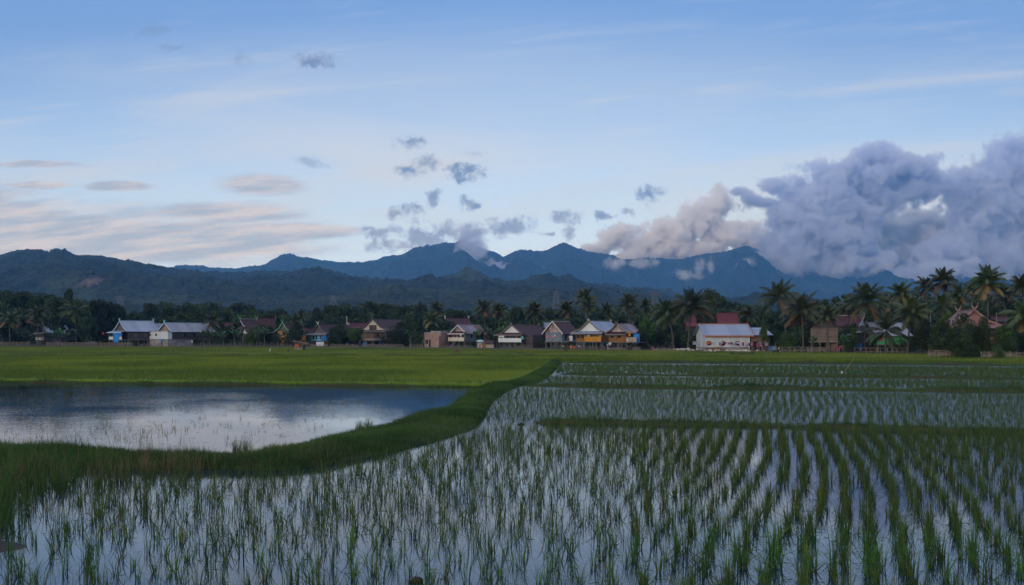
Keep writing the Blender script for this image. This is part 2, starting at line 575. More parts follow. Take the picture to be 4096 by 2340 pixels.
def cloud_volume(name, label, blobs, Y, depth, mat, res, warp=0.09, nscale=9.0, seed=0.0, thresh=0.10, edge=0.42, nm=3.3):
    """blobs: photo px x, y, half sizes, lighter; a real body depth metres thick standing Y metres off"""
    k = Y / F
    x0 = min(b[0] - b[2] for b in blobs) - 30; x1 = max(b[0] + b[2] for b in blobs) + 30
    y0 = min(b[1] - b[3] for b in blobs) - 30; y1 = max(b[1] + b[3] for b in blobs) + 30
    ng = bpy.data.node_groups.new(name, 'GeometryNodeTree')
    ng.interface.new_socket('Geometry', in_out='OUTPUT', socket_type='NodeSocketGeometry')
    out = ng.nodes.new('NodeGroupOutput')
    vc = ng.nodes.new('GeometryNodeVolumeCube')
    mn = ((x0 - CX) * k, -depth / 2, (HZ - y1) * k)
    mx = ((x1 - CX) * k, depth / 2, (HZ - y0) * k)
    vc.inputs['Min'].default_value = mn
    vc.inputs['Max'].default_value = mx
    vc.inputs['Resolution X'].default_value = max(8, int((mx[0] - mn[0]) / res))
    vc.inputs['Resolution Y'].default_value = max(8, int((mx[1] - mn[1]) / (res * 1.6)))
    vc.inputs['Resolution Z'].default_value = max(8, int((mx[2] - mn[2]) / res))
    pos = ng.nodes.new('GeometryNodeInputPosition').outputs[0]

    def v(op, a, b=None, c=None):
        n = ng.nodes.new('ShaderNodeVectorMath'); n.operation = op
        for i, q in enumerate((a, b, c)):
            if q is None: continue
            if isinstance(q, bpy.types.NodeSocket): ng.links.new(q, n.inputs[i])
            else: n.inputs[i].default_value = q
        return n.outputs['Value'] if op == 'LENGTH' else n.outputs[0]
    s = 1000 * k
    p = v('MULTIPLY', pos, (1 / s, 1 / s, 1 / s))          # thousands of photo px
    def tn(scale, detail, rough, vec):
        n = ng.nodes.new('ShaderNodeTexNoise')
        n.inputs['Scale'].default_value = scale; n.inputs['Detail'].default_value = detail; n.inputs['Roughness'].default_value = rough
        ng.links.new(vec, n.inputs['Vector']); return n
    ps = v('ADD', p, (seed, seed * 1.7, seed * 0.6))
    wcol = v('SUBTRACT', tn(nscale * 0.55, 3, 0.55, ps).outputs['Color'], (0.5, 0.5, 0.5))
    wc2 = v('SUBTRACT', tn(nscale * 2.6, 4, 0.6, ps).outputs['Color'], (0.5, 0.5, 0.5))
    pw = v('MULTIPLY_ADD', wcol, (warp * 1.3, warp, warp * 1.3), v('MULTIPLY_ADD', wc2, (warp * 0.5, warp * 0.5, warp * 0.5), p))
    acc = None
    for b in blobs:
        px, py, rx, ry = b[:4]
        dy = b[4] if len(b) > 4 else 0.0
        w_ = b[5] if len(b) > 5 else 1.0
        cx, cz = (px - CX) / 1000, (HZ - py) / 1000
        ryy = min(max(rx, ry) * 1.1 / 1000, depth / s * 0.42)
        sc = (1000 / rx, 1 / ryy, 1000 / ry)
        q = v('MULTIPLY_ADD', pw, sc, (-cx * sc[0], -dy * sc[1], -cz * sc[2]))
        l = v('LENGTH', q)
        e = mathn(ng, 'MULTIPLY', mathn(ng, 'SUBTRACT', 1.0, l), w_)
        acc = e if acc is None else mathn(ng, 'SMOOTH_MAX', acc, e, 0.12)
    n1 = tn(nscale * 1.5, 11, 0.70, ps).outputs['Fac']
    n2 = tn(nscale * 4.5, 6, 0.6, pw).outputs['Fac']
    acc = mathn(ng, 'ADD', acc, mathn(ng, 'MULTIPLY', mathn(ng, 'SUBTRACT', n2, 0.5), nm * 0.16))
    d = mathn(ng, 'ADD', acc, mathn(ng, 'MULTIPLY', mathn(ng, 'SUBTRACT', n1, 0.49), nm))
    mr = ng.nodes.new('ShaderNodeMapRange')
    mr.inputs['From Min'].default_value = thresh; mr.inputs['From Max'].default_value = thresh + edge
    ng.links.new(d, mr.inputs['Value'])
    dd = mathn(ng, 'MULTIPLY', mr.outputs[0], mathn(ng, 'GREATER_THAN', acc, -0.5))
    ng.links.new(dd, vc.inputs['Density'])
    sm = ng.nodes.new('GeometryNodeSetMaterial')
    sm.inputs['Material'].default_value = mat
    ng.links.new(vc.outputs[0], sm.inputs[0])
    ng.links.new(sm.outputs[0], out.inputs[0])
    vd = bpy.data.volumes.new(name)
    vd.materials.append(mat)
    o = bpy.data.objects.new(name, vd)
    col.objects.link(o)
    o.location = (0, Y, H)
    md = o.modifiers.new('body', 'NODES'); md.node_group = ng
    tag(o, label, 'cloud', 'clouds caught on the mountain ridge', 'stuff')
    return o


cm_thick = cloud_material('cloud_thick', 0.045, (0.79, 0.85, 0.985))  # scatter colour lowered from white to grey-blue: core shade put into the colour
cm_mid = cloud_material('cloud_mid', 0.070, (0.995, 0.995, 1.0))
cm_wisp = cloud_material('cloud_wisp', 0.010, (0.94, 0.96, 1.0))

BIG = [(3160, 960, 150, 110), (3290, 840, 190, 130), (3400, 740, 170, 100), (3480, 650, 120, 70), (3525, 595, 45, 45), (3600, 690, 150, 65), (3700, 665, 90, 45), (3735, 725, 95, 42), (3630, 770, 100, 50), (3210, 760, 70, 50),
       (3230, 900, 200, 120), (3200, 1040, 160, 80), (3350, 1080, 180, 70), (3330, 960, 200, 110), (3090, 745, 80, 36), (2965, 775, 50, 26), (3040, 800, 80, 22), (3480, 800, 120, 60), (3420, 870, 130, 80),
       (3900, 850, 110, 120), (3960, 760, 150, 120), (4060, 650, 110, 110), (3850, 770, 110, 80), (4160, 860, 200, 220), (3980, 1040, 220, 110), (3820, 1000, 140, 90), (3760, 1085, 180, 55), (3560, 1110, 150, 40),
       (4180, 1060, 200, 110), (4065, 590, 50, 40), (3500, 1020, 80, 50), (4300, 700, 200, 200), (3620, 640, 60, 30)]
PINK = [(3600, 930, 150, 80), (3520, 890, 90, 60), (3680, 880, 100, 50), (3720, 960, 120, 80), (3600, 1010, 120, 60), (3470, 960, 100, 80), (3760, 900, 80, 50)]
MIDC = [(2460, 960, 90, 55), (2500, 935, 60, 42), (2380, 1000, 80, 40), (2570, 990, 90, 45), (2640, 955, 80, 60), (2700, 960, 110, 85), (2790, 890, 95, 85), (2870, 815, 82, 62), (2850, 850, 70, 60),
        (2900, 950, 120, 62), (3000, 960, 110, 60), (2780, 1010, 170, 45), (2600, 1030, 110, 35), (3050, 1000, 80, 60), (2480, 1045, 60, 22)]
W1 = [(1890, 975, 70, 56), (1860, 935, 60, 50), (1900, 930, 50, 40), (1920, 1010, 40, 35), (1870, 1030, 50, 18), (1970, 1060, 60, 18), (2010, 1075, 36, 12)]
W2 = [(2100, 1078, 50, 24), (2180, 1085, 60, 16)]
W3 = [(2470, 1050, 60, 28), (2560, 1060, 60, 22), (2615, 1052, 30, 16)]
W4 = [(2760, 1105, 60, 26), (2800, 1070, 24, 40), (2840, 1065, 20, 35), (2735, 1095, 40, 22)]
W5 = [(2970, 1070, 40, 24), (3000, 1045, 36, 20), (2955, 1085, 34, 16)]
CLOUDS = True
if CLOUDS:
    cloud_volume('cloud', 'huge mauve grey cumulus bank swallowing the right-hand peak', BIG, 6600, 700, cm_thick, 6.0, nscale=7.0, warp=0.12)
    cloud_volume('cloud', 'pale pinkish cumulus glowing in the gap of the big grey cloud bank', PINK, 7150, 320, cm_mid, 8.0, seed=6.1, nscale=10.0, warp=0.08)
    cloud_volume('cloud', 'cream topped cumulus tower rising behind the middle of the ridge', MIDC, 7500, 420, cm_mid, 8.0, seed=3.1, nscale=10.0, warp=0.07)
    cloud_volume('cloud', 'grey cloud scrap snagged on the tallest middle summit', W1, 6300, 220, cm_thick, 7.0, seed=5.2, nscale=18, warp=0.07, edge=0.8)
    cloud_volume('cloud', 'thin white mist patch on the slope between the two middle summits', W2, 6300, 140, cm_wisp, 6.0, seed=7.9, nscale=22, warp=0.05, edge=0.5)
    cloud_volume('cloud', 'mist pouring over the low saddle in the ridge', W3, 6300, 160, cm_wisp, 6.0, seed=9.4, nscale=20, warp=0.05, edge=0.5)
    cloud_volume('cloud', 'white mist rising from a ravine with two upright wisps', W4, 6100, 140, cm_wisp, 6.0, seed=2.7, nscale=20, warp=0.05, edge=0.5)
    cloud_volume('cloud', 'slanting white mist streak just left of the big cumulus bank', W5, 6100, 140, cm_wisp, 6.0, seed=4.4, nscale=22, warp=0.05, edge=0.5)
# ------------------------------------------------------------------ land and water materials
mat_mottled('soil', (0.055, 0.040, 0.026), (0.030, 0.026, 0.017), 0.6, 0.95, 0.05)
mat_mottled('yard', (0.060, 0.048, 0.034), (0.035, 0.036, 0.020), 0.25, 0.95, 0.05)
mat_mottled('mud', (0.045, 0.032, 0.022), (0.022, 0.018, 0.012), 3.0, 0.6, 0.08)
mat_mottled('turf', (0.026, 0.050, 0.012), (0.050, 0.044, 0.022), 1.2, 0.9, 0.08)
mat_mottled('canopy', (0.095, 0.165, 0.012), (0.135, 0.215, 0.016), 0.12, 0.9, 0.06)
mat_mottled('canopy_far', (0.100, 0.155, 0.030), (0.055, 0.105, 0.018), 0.12, 0.9, 0.06)


def water_mat(name, rip, rscale, rough):
    m, nt, bs = nt_new(name)
    v = coords(nt, (1, 1, 1))
    bs.inputs['Base Color'].default_value = (0.012, 0.024, 0.042, 1) if name == 'paddy_water' else (0.012, 0.015, 0.018, 1)
    bs.inputs['Specular Tint'].default_value = (0.72, 0.88, 1.0, 1)
    bs.inputs['Roughness'].default_value = rough
    bs.inputs['IOR'].default_value = 1.52
    a = noise(nt, v, rscale, 3, 0.5)
    b = noise(nt, v, rscale * 0.17, 2, 0.5)
    patch = ramp(nt, noise(nt, v, 0.16, 3, 0.5), 0.35, 0.65)
    h = mathn(nt, 'ADD', mathn(nt, 'MULTIPLY', a, mathn(nt, 'MULTIPLY_ADD', patch, 0.8, 0.25)), mathn(nt, 'MULTIPLY', b, 0.5))
    if name == 'paddy_water':
        # open fields further out are ruffled by the wind
        sy = nt.nodes.new('ShaderNodeSeparateXYZ'); nt.links.new(v, sy.inputs[0])
        wnd = ramp(nt, sy.outputs[1], 22.0, 32.0)
        h = mathn(nt, 'MULTIPLY', h, mathn(nt, 'MULTIPLY_ADD', wnd, 15.0, 1.0))
        nt.links.new(mathn(nt, 'MULTIPLY_ADD', wnd, 0.16, rough), bs.inputs['Roughness'])
    bump(nt, bs, h, 1.0, rip)
    MATS[name] = m


water_mat('paddy_water', 0.0014, 10.0, 0.015)
water_mat('pond_water', 0.0024, 7.0, 0.02)


def hill_mat(name, a, b, patch=None):
    m, nt, bs = nt_new(name)
    v = coords(nt)
    n1 = noise(nt, v, 0.045, 4, 0.7)
    n2 = noise(nt, v, 0.004, 5, 0.6)
    c = mix_rgb(nt, ramp(nt, n1, 0.38, 0.64), a, b)
    c = mix_rgb(nt, mathn(nt, 'MULTIPLY', ramp(nt, n2, 0.52, 0.68), 0.5), c, tuple(x * 1.9 for x in b))
    if patch:
        for (cx, cy, cz, r, pc) in patch:
            s1 = nt.nodes.new('ShaderNodeVectorMath'); s1.operation = 'DISTANCE'
            nt.links.new(v, s1.inputs[0]); s1.inputs[1].default_value = (cx, cy, cz)
            dd = mathn(nt, 'ADD', s1.outputs['Value'], mathn(nt, 'MULTIPLY', n1, r * 0.8))
            c = mix_rgb(nt, ramp(nt, dd, r * 1.45, r * 1.2), c, pc)
    nt.links.new(c, bs.inputs['Base Color'])
    bs.inputs['Roughness'].default_value = 0.95
    bs.inputs['Specular IOR Level'].default_value = 0.1
    vo = N(nt, 'ShaderNodeTexVoronoi', i_Scale=0.085)
    nt.links.new(v, vo.inputs['Vector'])
    hh = mathn(nt, 'MULTIPLY_ADD', n1, 0.8, mathn(nt, 'MULTIPLY', vo.outputs['Distance'], -1.0))
    bump(nt, bs, hh, 1.0, 9.0)
    MATS[name] = m


# ------------------------------------------------------------------ setting
def sheet(name, pts, z, mat, kind='structure'):
    mb = MB()
    mb.add([(x, y, z) for x, y in pts], [tuple(range(len(pts)))])
    o = mb.build(name, mat)
    tag(o, kind=kind)
    if o.data.polygons[0].normal.z < 0: o.data.flip_normals()
    return o


sheet('ground', [(-14000, -400), (14000, -400), (14000, 10500), (-14000, 10500)], -0.30, 'soil')
sheet('paddy_water', [(-60, -6), (90, -6), (90, 175), (-60, 175)], 0.0, 'paddy_water')
# pond: its own still sheet, 4 mm over the paddy water
POND = [(-700, 1795), (0, 1802), (200, 1810), (400, 1820), (600, 1836), (800, 1840), (1000, 1832), (1200, 1788), (1400, 1739), (1600, 1694), (1720, 1655),
        (1810, 1632), (1855, 1596), (1895, 1562), (1930, 1550), (1700, 1548), (900, 1535), (0, 1520), (-700, 1516)]
sheet('pond_water', [XY(*p) for p in POND], 0.004, 'pond_water')


def ridge_interp(pts, xs):
    return np.interp(xs, [p[0] for p in pts], [p[1] for p in pts])


def hills(name, pts, D, Dfoot, mat, x0, x1, nx=900, ny=70, rough=40.0, treeh=9.0, wander=400.0, label=None, seed=0.0, footz=0.0, amp=3.2, feat=1.0):
    xs = np.linspace(x0, x1, nx)
    ry = ridge_interp(pts, xs)
    ry = np.convolve(np.pad(ry, 1, mode='edge'), np.ones(3) / 3, mode='valid') + 5.0 * (fbm(xs / 38.0 + seed, xs * 0 + 2.0, 4) - 0.5)
    t = np.concatenate([np.linspace(0, 1, ny), 1 + np.linspace(0.03, 0.5, 12)])
    X = np.zeros((len(t), nx)); Y = np.zeros_like(X); Z = np.zeros_like(X)
    Dr = D + wander * (fbm(xs / 420.0 + seed, xs * 0 + seed, 3) - 0.5)
    rz = H - (ry - HZ) / F * Dr
    for i, tt in enumerate(t):
        Dv = Dfoot + (Dr - Dfoot) * tt
        X[i] = (xs - CX) / F * Dv; Y[i] = Dv
        prof = tt ** 1.15 if tt <= 1 else 1 - (tt - 1) * 1.2
        Z[i] = footz + (rz - footz) * prof
    env = np.clip(np.minimum(t * 3, 1) * np.clip((1 - t) * 4.0 + 0.12, 0, 1), 0, 1)[:, None]
    rg = fbm(X / (rough * 9 * feat) + 5 + seed, Y / (rough * 20 * feat) + 9, 6, ridged=True) - 0.6
    Z += env * rg * rough * amp
    # tree crowns break the outline
    tr = fbm(X / 11.0 + seed, Y / 40.0, 3) ** 1.5
    big = np.clip(fbm(X / 60.0 + 3, Y / 90.0, 2) * 1.6 - 0.2, 0.1, 1)
    Z += treeh * tr * big * np.minimum(t * 8, 1)[:, None]
    V = np.stack([X, Y, Z], -1).reshape(-1, 3)
    ii = np.arange(len(t) - 1)[:, None] * nx + np.arange(nx - 1)[None]
    Q = np.stack([ii, ii + 1, ii + nx + 1, ii + nx], -1).reshape(-1, 4)
    o = np_mesh(name, V, Q, mat, smooth=True)
    tag(o, kind='structure')
    if label: o['label'] = label
    return o


RA = [(-900, 1000), (-300, 1030), (0, 1028), (40, 1016), (72, 1011), (137, 1014), (193, 1029), (245, 1016), (281, 1029), (386, 1036), (482, 1054), (595, 1072), (683, 1082), (803, 1097), (924, 1103), (1004, 1098),
      (1061, 1089), (1173, 1093), (1237, 1085), (1286, 1095), (1350, 1105), (1446, 1117), (1527, 1122), (1687, 1121), (1760, 1110), (1808, 1106), (1888, 1109), (1968, 1129), (2048, 1133), (2088, 1125),
      (2168, 1119), (2249, 1137), (2369, 1149), (2530, 1157), (2651, 1165), (2771, 1185), (2892, 1193), (3052, 1205), (3253, 1217), (3450, 1228), (3650, 1205), (3775, 1148), (3856, 1141), (4096, 1145), (4400, 1130), (5000, 1100)]
RB = [(-900, 1090), (300, 1095), (680, 1078), (720, 1068), (810, 1067), (900, 1073), (1010, 1071), (1060, 1063), (1110, 1036), (1125, 1024), (1170, 1022), (1230, 1031), (1300, 1044), (1340, 1051), (1450, 1048),
      (1500, 1036), (1540, 1027), (1610, 1019), (1650, 996), (1700, 986), (1770, 979), (1820, 976), (1855, 964), (1880, 976), (1930, 996), (1985, 1011), (2010, 1026), (2048, 1015), (2090, 1003), (2130, 1005),
      (2180, 1001), (2215, 986), (2255, 973), (2290, 986), (2340, 1009), (2400, 1017), (2420, 1021), (2480, 1039), (2560, 1034), (2620, 1039), (2700, 1038), (2760, 1031), (2820, 1019), (2900, 1016), (2960, 996),
      (2985, 991), (3030, 1001), (3080, 1022), (3200, 1034), (3400, 1062), (3560, 1085), (3700, 1092), (3900, 1086), (4096, 1080), (5000, 1070)]
RC = [(2900, 1100), (3050, 1040), (3200, 1005), (3400, 985), (3490, 955), (3560, 975), (3650, 1050), (3750, 1105), (3900, 1120), (4096, 1128), (4500, 1100), (5000, 1080)]
p1 = AT(384, 1200, 1750.0)
hill_mat('hill_near', (0.016, 0.026, 0.012), (0.034, 0.046, 0.022), [(p1[0], p1[1], p1[2], 42.0, (0.16, 0.11, 0.08))])
hill_mat('hill_far', (0.014, 0.024, 0.012), (0.030, 0.042, 0.022))
hills('hills', RA, 3100, 1000, 'hill_near', -1200, 5200, nx=1700, ny=110, rough=34, treeh=20, wander=500)
hills('mountains', RB, 7000, 4200, 'hill_far', -1200, 5200, nx=1700, ny=110, rough=60, treeh=26, wander=500, seed=3.3, amp=4.2, feat=0.6)
hills('mountain_peak', RC, 8600, 7300, 'hill_far', 2850, 5200, nx=500, ny=40, rough=60, treeh=16, wander=200, seed=6.3)

# air between here and the mountains
HAZE = True
if HAZE:
    m = bpy.data.materials.new('haze')
    m.use_nodes = True
    hn = m.node_tree
    hn.nodes.remove(hn.nodes['Principled BSDF'])
    pv = hn.nodes.new('ShaderNodeVolumePrincipled')
    pv.inputs['Color'].default_value = (0.12, 0.42, 1.0, 1)
    pv.inputs['Absorption Color'].default_value = (1, 1, 1, 1)
    pv.inputs['Density'].default_value = 9.4e-5
    pv.inputs['Anisotropy'].default_value = 0.0
    hn.links.new(pv.outputs[0], hn.nodes['Material Output'].inputs['Volume'])
    hb = MB().box(-14500, 14500, -420, 10600, -1.4, 1300).build('haze', m)
    tag(hb, kind='stuff')
# ------------------------------------------------------------------ leaf materials
mat_leaf('leaf', (0.016, 0.030, 0.009), (0.045, 0.070, 0.020), rough=0.65, trans=0.2)
mat_leaf('leaf_bright', (0.030, 0.062, 0.012), (0.080, 0.125, 0.024), rough=0.6, trans=0.25)
mat_leaf('palm_leaf', (0.024, 0.042, 0.012), (0.075, 0.088, 0.026), (0.17, 0.10, 0.030), rough=0.5, trans=0.2, spec=0.4)
mat_leaf('banana_leaf', (0.026, 0.062, 0.016), (0.060, 0.118, 0.030), (0.15, 0.11, 0.04), rough=0.5, trans=0.3, spec=0.4)
mat_leaf('rice', (0.024, 0.078, 0.010), (0.082, 0.175, 0.018), (0.15, 0.12, 0.04), rough=0.55, trans=0.3, spec=0.35)
mat_leaf('rice_young', (0.075, 0.150, 0.012), (0.190, 0.275, 0.024), (0.17, 0.15, 0.06), rough=0.6, trans=0.25)
mat_leaf('grass', (0.026, 0.062, 0.014), (0.066, 0.120, 0.026), (0.15, 0.105, 0.055), rough=0.7, trans=0.25, spec=0.2)
mat_mottled('bark', (0.075, 0.062, 0.050), (0.035, 0.028, 0.022), 5.0, 0.9, 0.03)
mat_mottled('palm_bark', (0.115, 0.095, 0.075), (0.055, 0.045, 0.036), 4.0, 0.9, 0.03, stretch=(1, 1, 3))
mat_mottled('nut', (0.16, 0.085, 0.025), (0.10, 0.09, 0.02), 6.0, 0.6, 0.01)


# ------------------------------------------------------------------ blades of grass and rice
def blades(px, py, pz, h, wd, lean, az, tint, segs=2, face=None, droop=0.35):
    """arrays (n): one ribbon each; returns V, F, T"""
    n = len(px)
    k = segs + 1
    t = np.linspace(0, 1, k)[None]
    L = lean[:, None]
    up = h[:, None] * (t - droop * L * t * t)
    out = h[:, None] * L * t * t * 0.9 + h[:, None] * L * 0.25 * t
    cx = px[:, None] + np.cos(az)[:, None] * out
    cy = py[:, None] + np.sin(az)[:, None] * out
    cz = pz[:, None] + up
    if face is None:
        face = rng.uniform(0, 2 * math.pi, n)
    wv = wd[:, None] * (1 - 0.92 * t ** 1.6) * 0.5
    ox, oy = np.cos(face)[:, None] * wv, np.sin(face)[:, None] * wv
    V = np.stack([np.stack([cx - ox, cy - oy, cz], -1), np.stack([cx + ox, cy + oy, cz], -1)], 2)  # n,k,2,3
    V = V.reshape(-1, 3)
    base = (np.arange(n) * k * 2)[:, None] + (np.arange(segs) * 2)[None]
    Q = np.stack([base, base + 1, base + 3, base + 2], -1).reshape(-1, 4)
    T = np.repeat(tint, k * 2)
    return V, Q, T


def join(parts):
    V, Q, T, o = [], [], [], 0
    for v, q, t in parts:
        V.append(v); Q.append(q + o); T.append(t); o += len(v)
    return np.concatenate(V), np.concatenate(Q), np.concatenate(T)


def clumps(x, y, z, nb, height, width, spread, leanm, segs=2, dry=0.03, tvar=0.25, fallen=0.0):
    """rice clumps at the points: nb blades each. The face of each blade turns mostly to the side so it reads as a ribbon."""
    n = len(x)
    ct = rng.uniform(0.1, 0.7, n)
    ch = height * rng.uniform(0.72, 1.2, n)
    X = np.repeat(x, nb); Y = np.repeat(y, nb); Zz = np.repeat(z, nb)
    m = n * nb
    a = rng.uniform(0, 2 * math.pi, m)
    r = spread * np.sqrt(rng.random(m))
    hh = np.repeat(ch, nb) * rng.uniform(0.45, 1.08, m)
    ln = np.abs(rng.normal(0, leanm, m)) + 0.03
    wild = rng.random(m) < fallen
    ln[wild] = rng.uniform(1.0, 1.9, wild.sum())
    tint = np.clip(np.repeat(ct, nb) + rng.normal(0, tvar, m), 0, 0.85)
    tint[rng.random(m) < dry] = 1.0
    return blades(X + np.cos(a) * r, Y + np.sin(a) * r, Zz - 0.01, hh, width * rng.uniform(0.7, 1.3, m), ln, a + rng.normal(0, 0.5, m), tint, segs)


# ------------------------------------------------------------------ broad-leaved trees
def crown_points(kind, rs):
    """clump centres and radii of one crown, unit tree about 1 high"""
    c = []
    if kind == 'round':
        n = 26
        for i in range(n):
            a = rs.uniform(0, 6.28); u = rs.uniform(-0.5, 1)
            rr = 0.34 * math.sqrt(max(0, 1 - (u * 0.9) ** 2)) * rs.uniform(0.55, 1.0)
            c.append((math.cos(a) * rr, math.sin(a) * rr, 0.60 + 0.32 * u, rs.uniform(0.10, 0.17)))
    elif kind == 'flat':
        for i in range(28):
            a = rs.uniform(0, 6.28); r = 0.55 * math.sqrt(rs.random())
            c.append((math.cos(a) * r, math.sin(a) * r, 0.82 - 0.25 * r * r + rs.uniform(-0.14, 0.06), rs.uniform(0.08, 0.14)))
    elif kind == 'tall':
        for i in range(26):
            a = rs.uniform(0, 6.28); u = rs.random()
            r = (0.26 * (1 - u) + 0.08) * rs.uniform(0.3, 1.0)
            c.append((math.cos(a) * r, math.sin(a) * r, 0.34 + 0.6 * u, rs.uniform(0.08, 0.13)))
    elif kind == 'bush':
        for i in range(30):
            a = rs.uniform(0, 6.28); u = rs.random()
            r = 0.42 * math.sqrt(1 - (u * 0.85) ** 2) * rs.uniform(0.4, 1.0)
            c.append((math.cos(a) * r, math.sin(a) * r, 0.12 + 0.72 * u, rs.uniform(0.11, 0.18)))
    return c


def make_tree(kind, seed, hgt, leaf=0.30, per=150, matn='leaf'):
    rs = random.Random(seed)
    g = np.random.default_rng(seed)
    cs = crown_points(kind, rs)
    C, T = [], []
    for (cx, cy, cz, r) in cs:
        d = g.normal(size=(per, 3)); d /= np.linalg.norm(d, axis=1)[:, None]
        rad = r * g.uniform(0.45, 1.12, per) ** 0.6
        p = np.array([cx, cy, cz]) + d * rad[:, None] * np.array([1.15, 1.15, 0.8])
        C.append(p * hgt); T.append(np.full(per, rs.uniform(0.05, 0.7)) + g.normal(0, 0.15, per))
    C = np.concatenate(C); T = np.clip(np.concatenate(T), 0, 0.85)
    n = len(C)
    u = g.normal(size=(n, 3)); u /= np.linalg.norm(u, axis=1)[:, None]
    q = g.normal(size=(n, 3)); v = np.cross(u, q); v /= np.linalg.norm(v, axis=1)[:, None]
    s = leaf * g.uniform(0.5, 1.25, n)[:, None]
    V = np.stack([C - u * s * 0.6, C - v * s * 0.33, C + u * s * 0.6, C + v * s * 0.33], 1).reshape(-1, 3)
    Q = np.arange(n * 4).reshape(-1, 4)
    root = empty('broadleaf_tree')
    o = np_mesh('crown', V, Q, matn, np.repeat(T, 4), root)
    tb = MB()
    th = {'round': 0.5, 'flat': 0.68, 'tall': 0.75, 'bush': 0.35}[kind] * hgt
    r0 = hgt * 0.022
    pts = [(rs.uniform(-0.01, 0.01) * hgt * i, rs.uniform(-0.01, 0.01) * hgt * i, th * i / 4) for i in range(5)]
    pts[0] = (0, 0, -0.2)
    tb.tube(pts, [r0 * (1.25 - 0.16 * i) for i in range(5)], 7)
    for (cx, cy, cz, r) in cs[::2]:
        st = pts[rs.choice([2, 3, 4])]
        e = (cx * hgt, cy * hgt, cz * hgt)
        mid = ((st[0] + e[0]) / 2, (st[1] + e[1]) / 2, (st[2] * 0.4 + e[2] * 0.6))
        tb.tube([st, mid, e], [r0 * 0.45, r0 * 0.3, r0 * 0.1], 5)
    tb.build('trunk', 'bark', root, True)
    return root


def make_palm(seed, trunk_h, fl, nf=26, lean=0.0, up=0.5, dryf=0.1, nuts=True):
    """coconut palm: leaning ringed trunk, feathered fronds that arch and hang"""
    g = random.Random(seed)
    root = empty('palm_tree')
    a = g.uniform(0, 6.28)
    tp = []
    for i in range(9):
        t = i / 8
        tp.append((lean * t ** 1.5, math.sin(a) * 0.4 * t * t, trunk_h * t - (0.3 if i == 0 else 0)))
    rr = [0.24, 0.17] + [0.145 - 0.006 * i for i in range(7)]
    tb = MB().tube(tp, rr, 8)
    tb.build('trunk', 'palm_bark', root, True)
    top = Vector(tp[-1])
    V, Q, T = [], [], []

    def quad(p0, p1, p2, p3, t):
        o = len(V)
        V.extend([p0, p1, p2, p3]); Q.append((o, o + 1, o + 2, o + 3)); T.extend([t] * 4)
    for k in range(nf):
        az = k * 2.39996 + g.uniform(-0.25, 0.25)
        e = 1.52 - 2.05 * (k / nf) ** 1.15 + g.uniform(-0.12, 0.12)      # start elevation: upright young, hanging old
        e = e * (0.7 + up * 0.6)
        L = fl * g.uniform(0.82, 1.1) * (0.85 if k < 4 else 1)
        dry = k > nf * (1 - dryf)
        tint = 1.0 if dry and g.random() < 0.6 else g.uniform(0.1, 0.75)
        ns = 18
        p = top.copy(); d = e
        side = Vector((-math.sin(az), math.cos(az), 0))
        prev = p.copy()
        for i in range(ns):
            t = i / (ns - 1)
            d = e - (0.25 + 1.15 * t) * t * (0.55 + 0.75 * min(1, k / nf * 1.5) if e > 0.2 else 0.75)
            step = Vector((math.cos(az) * math.cos(d), math.sin(az) * math.cos(d), math.sin(d))) * L / ns
            nx = prev + step
            upv = side.cross(step).normalized()
            if upv.z < 0: upv = -upv
            wr = 0.035 * (1 - t) + 0.008
            quad(prev - side * wr, prev + side * wr, nx + side * wr * 0.9, nx - side * wr * 0.9, min(0.85, tint + 0.2) if tint < 1 else 1)
            if i > 1:
                ll = fl * 0.29 * math.sin(math.pi * (0.12 + 0.84 * t)) * g.uniform(0.85, 1.1)
                for s in (-1, 1):
                    for j in range(2):
                        b = prev + step * (j * 0.5)
                        tip = b + side * s * ll * 0.72 + step.normalized() * ll * 0.42 + Vector((0, 0, -ll * (0.30 + 0.35 * t + g.uniform(0, 0.25))))
                        wv = step.normalized() * 0.06
                        tt = tint if tint == 1 else min(0.85, max(0, tint + g.uniform(-0.18, 0.18)))
                        mid = (b + tip) * 0.5 + upv * ll * 0.08
                        quad(b - wv * 0.6, b + wv * 0.6, mid + wv, mid - wv, tt)
                        quad(mid - wv, mid + wv, tip + wv * 0.15, tip - wv * 0.15, tt)
            prev = nx
    np_mesh('crown', np.array([tuple(v) for v in V]), np.array(Q), 'palm_leaf', np.array(T), root)
    if nuts:
        nb = MB()
        for k in range(7):
            az = g.uniform(0, 6.28); r = 0.28
            c = top + Vector((math.cos(az) * r, math.sin(az) * r, -0.25 + g.uniform(-0.15, 0.1)))
            nb.tube([c + Vector((0, 0, -0.14)), c + Vector((0, 0, -0.08)), c + Vector((0, 0, 0.06)), c + Vector((0, 0, 0.13))], [0.03, 0.11, 0.11, 0.03], 7)
        nb.build('coconuts', 'nut', root, True)
    return root


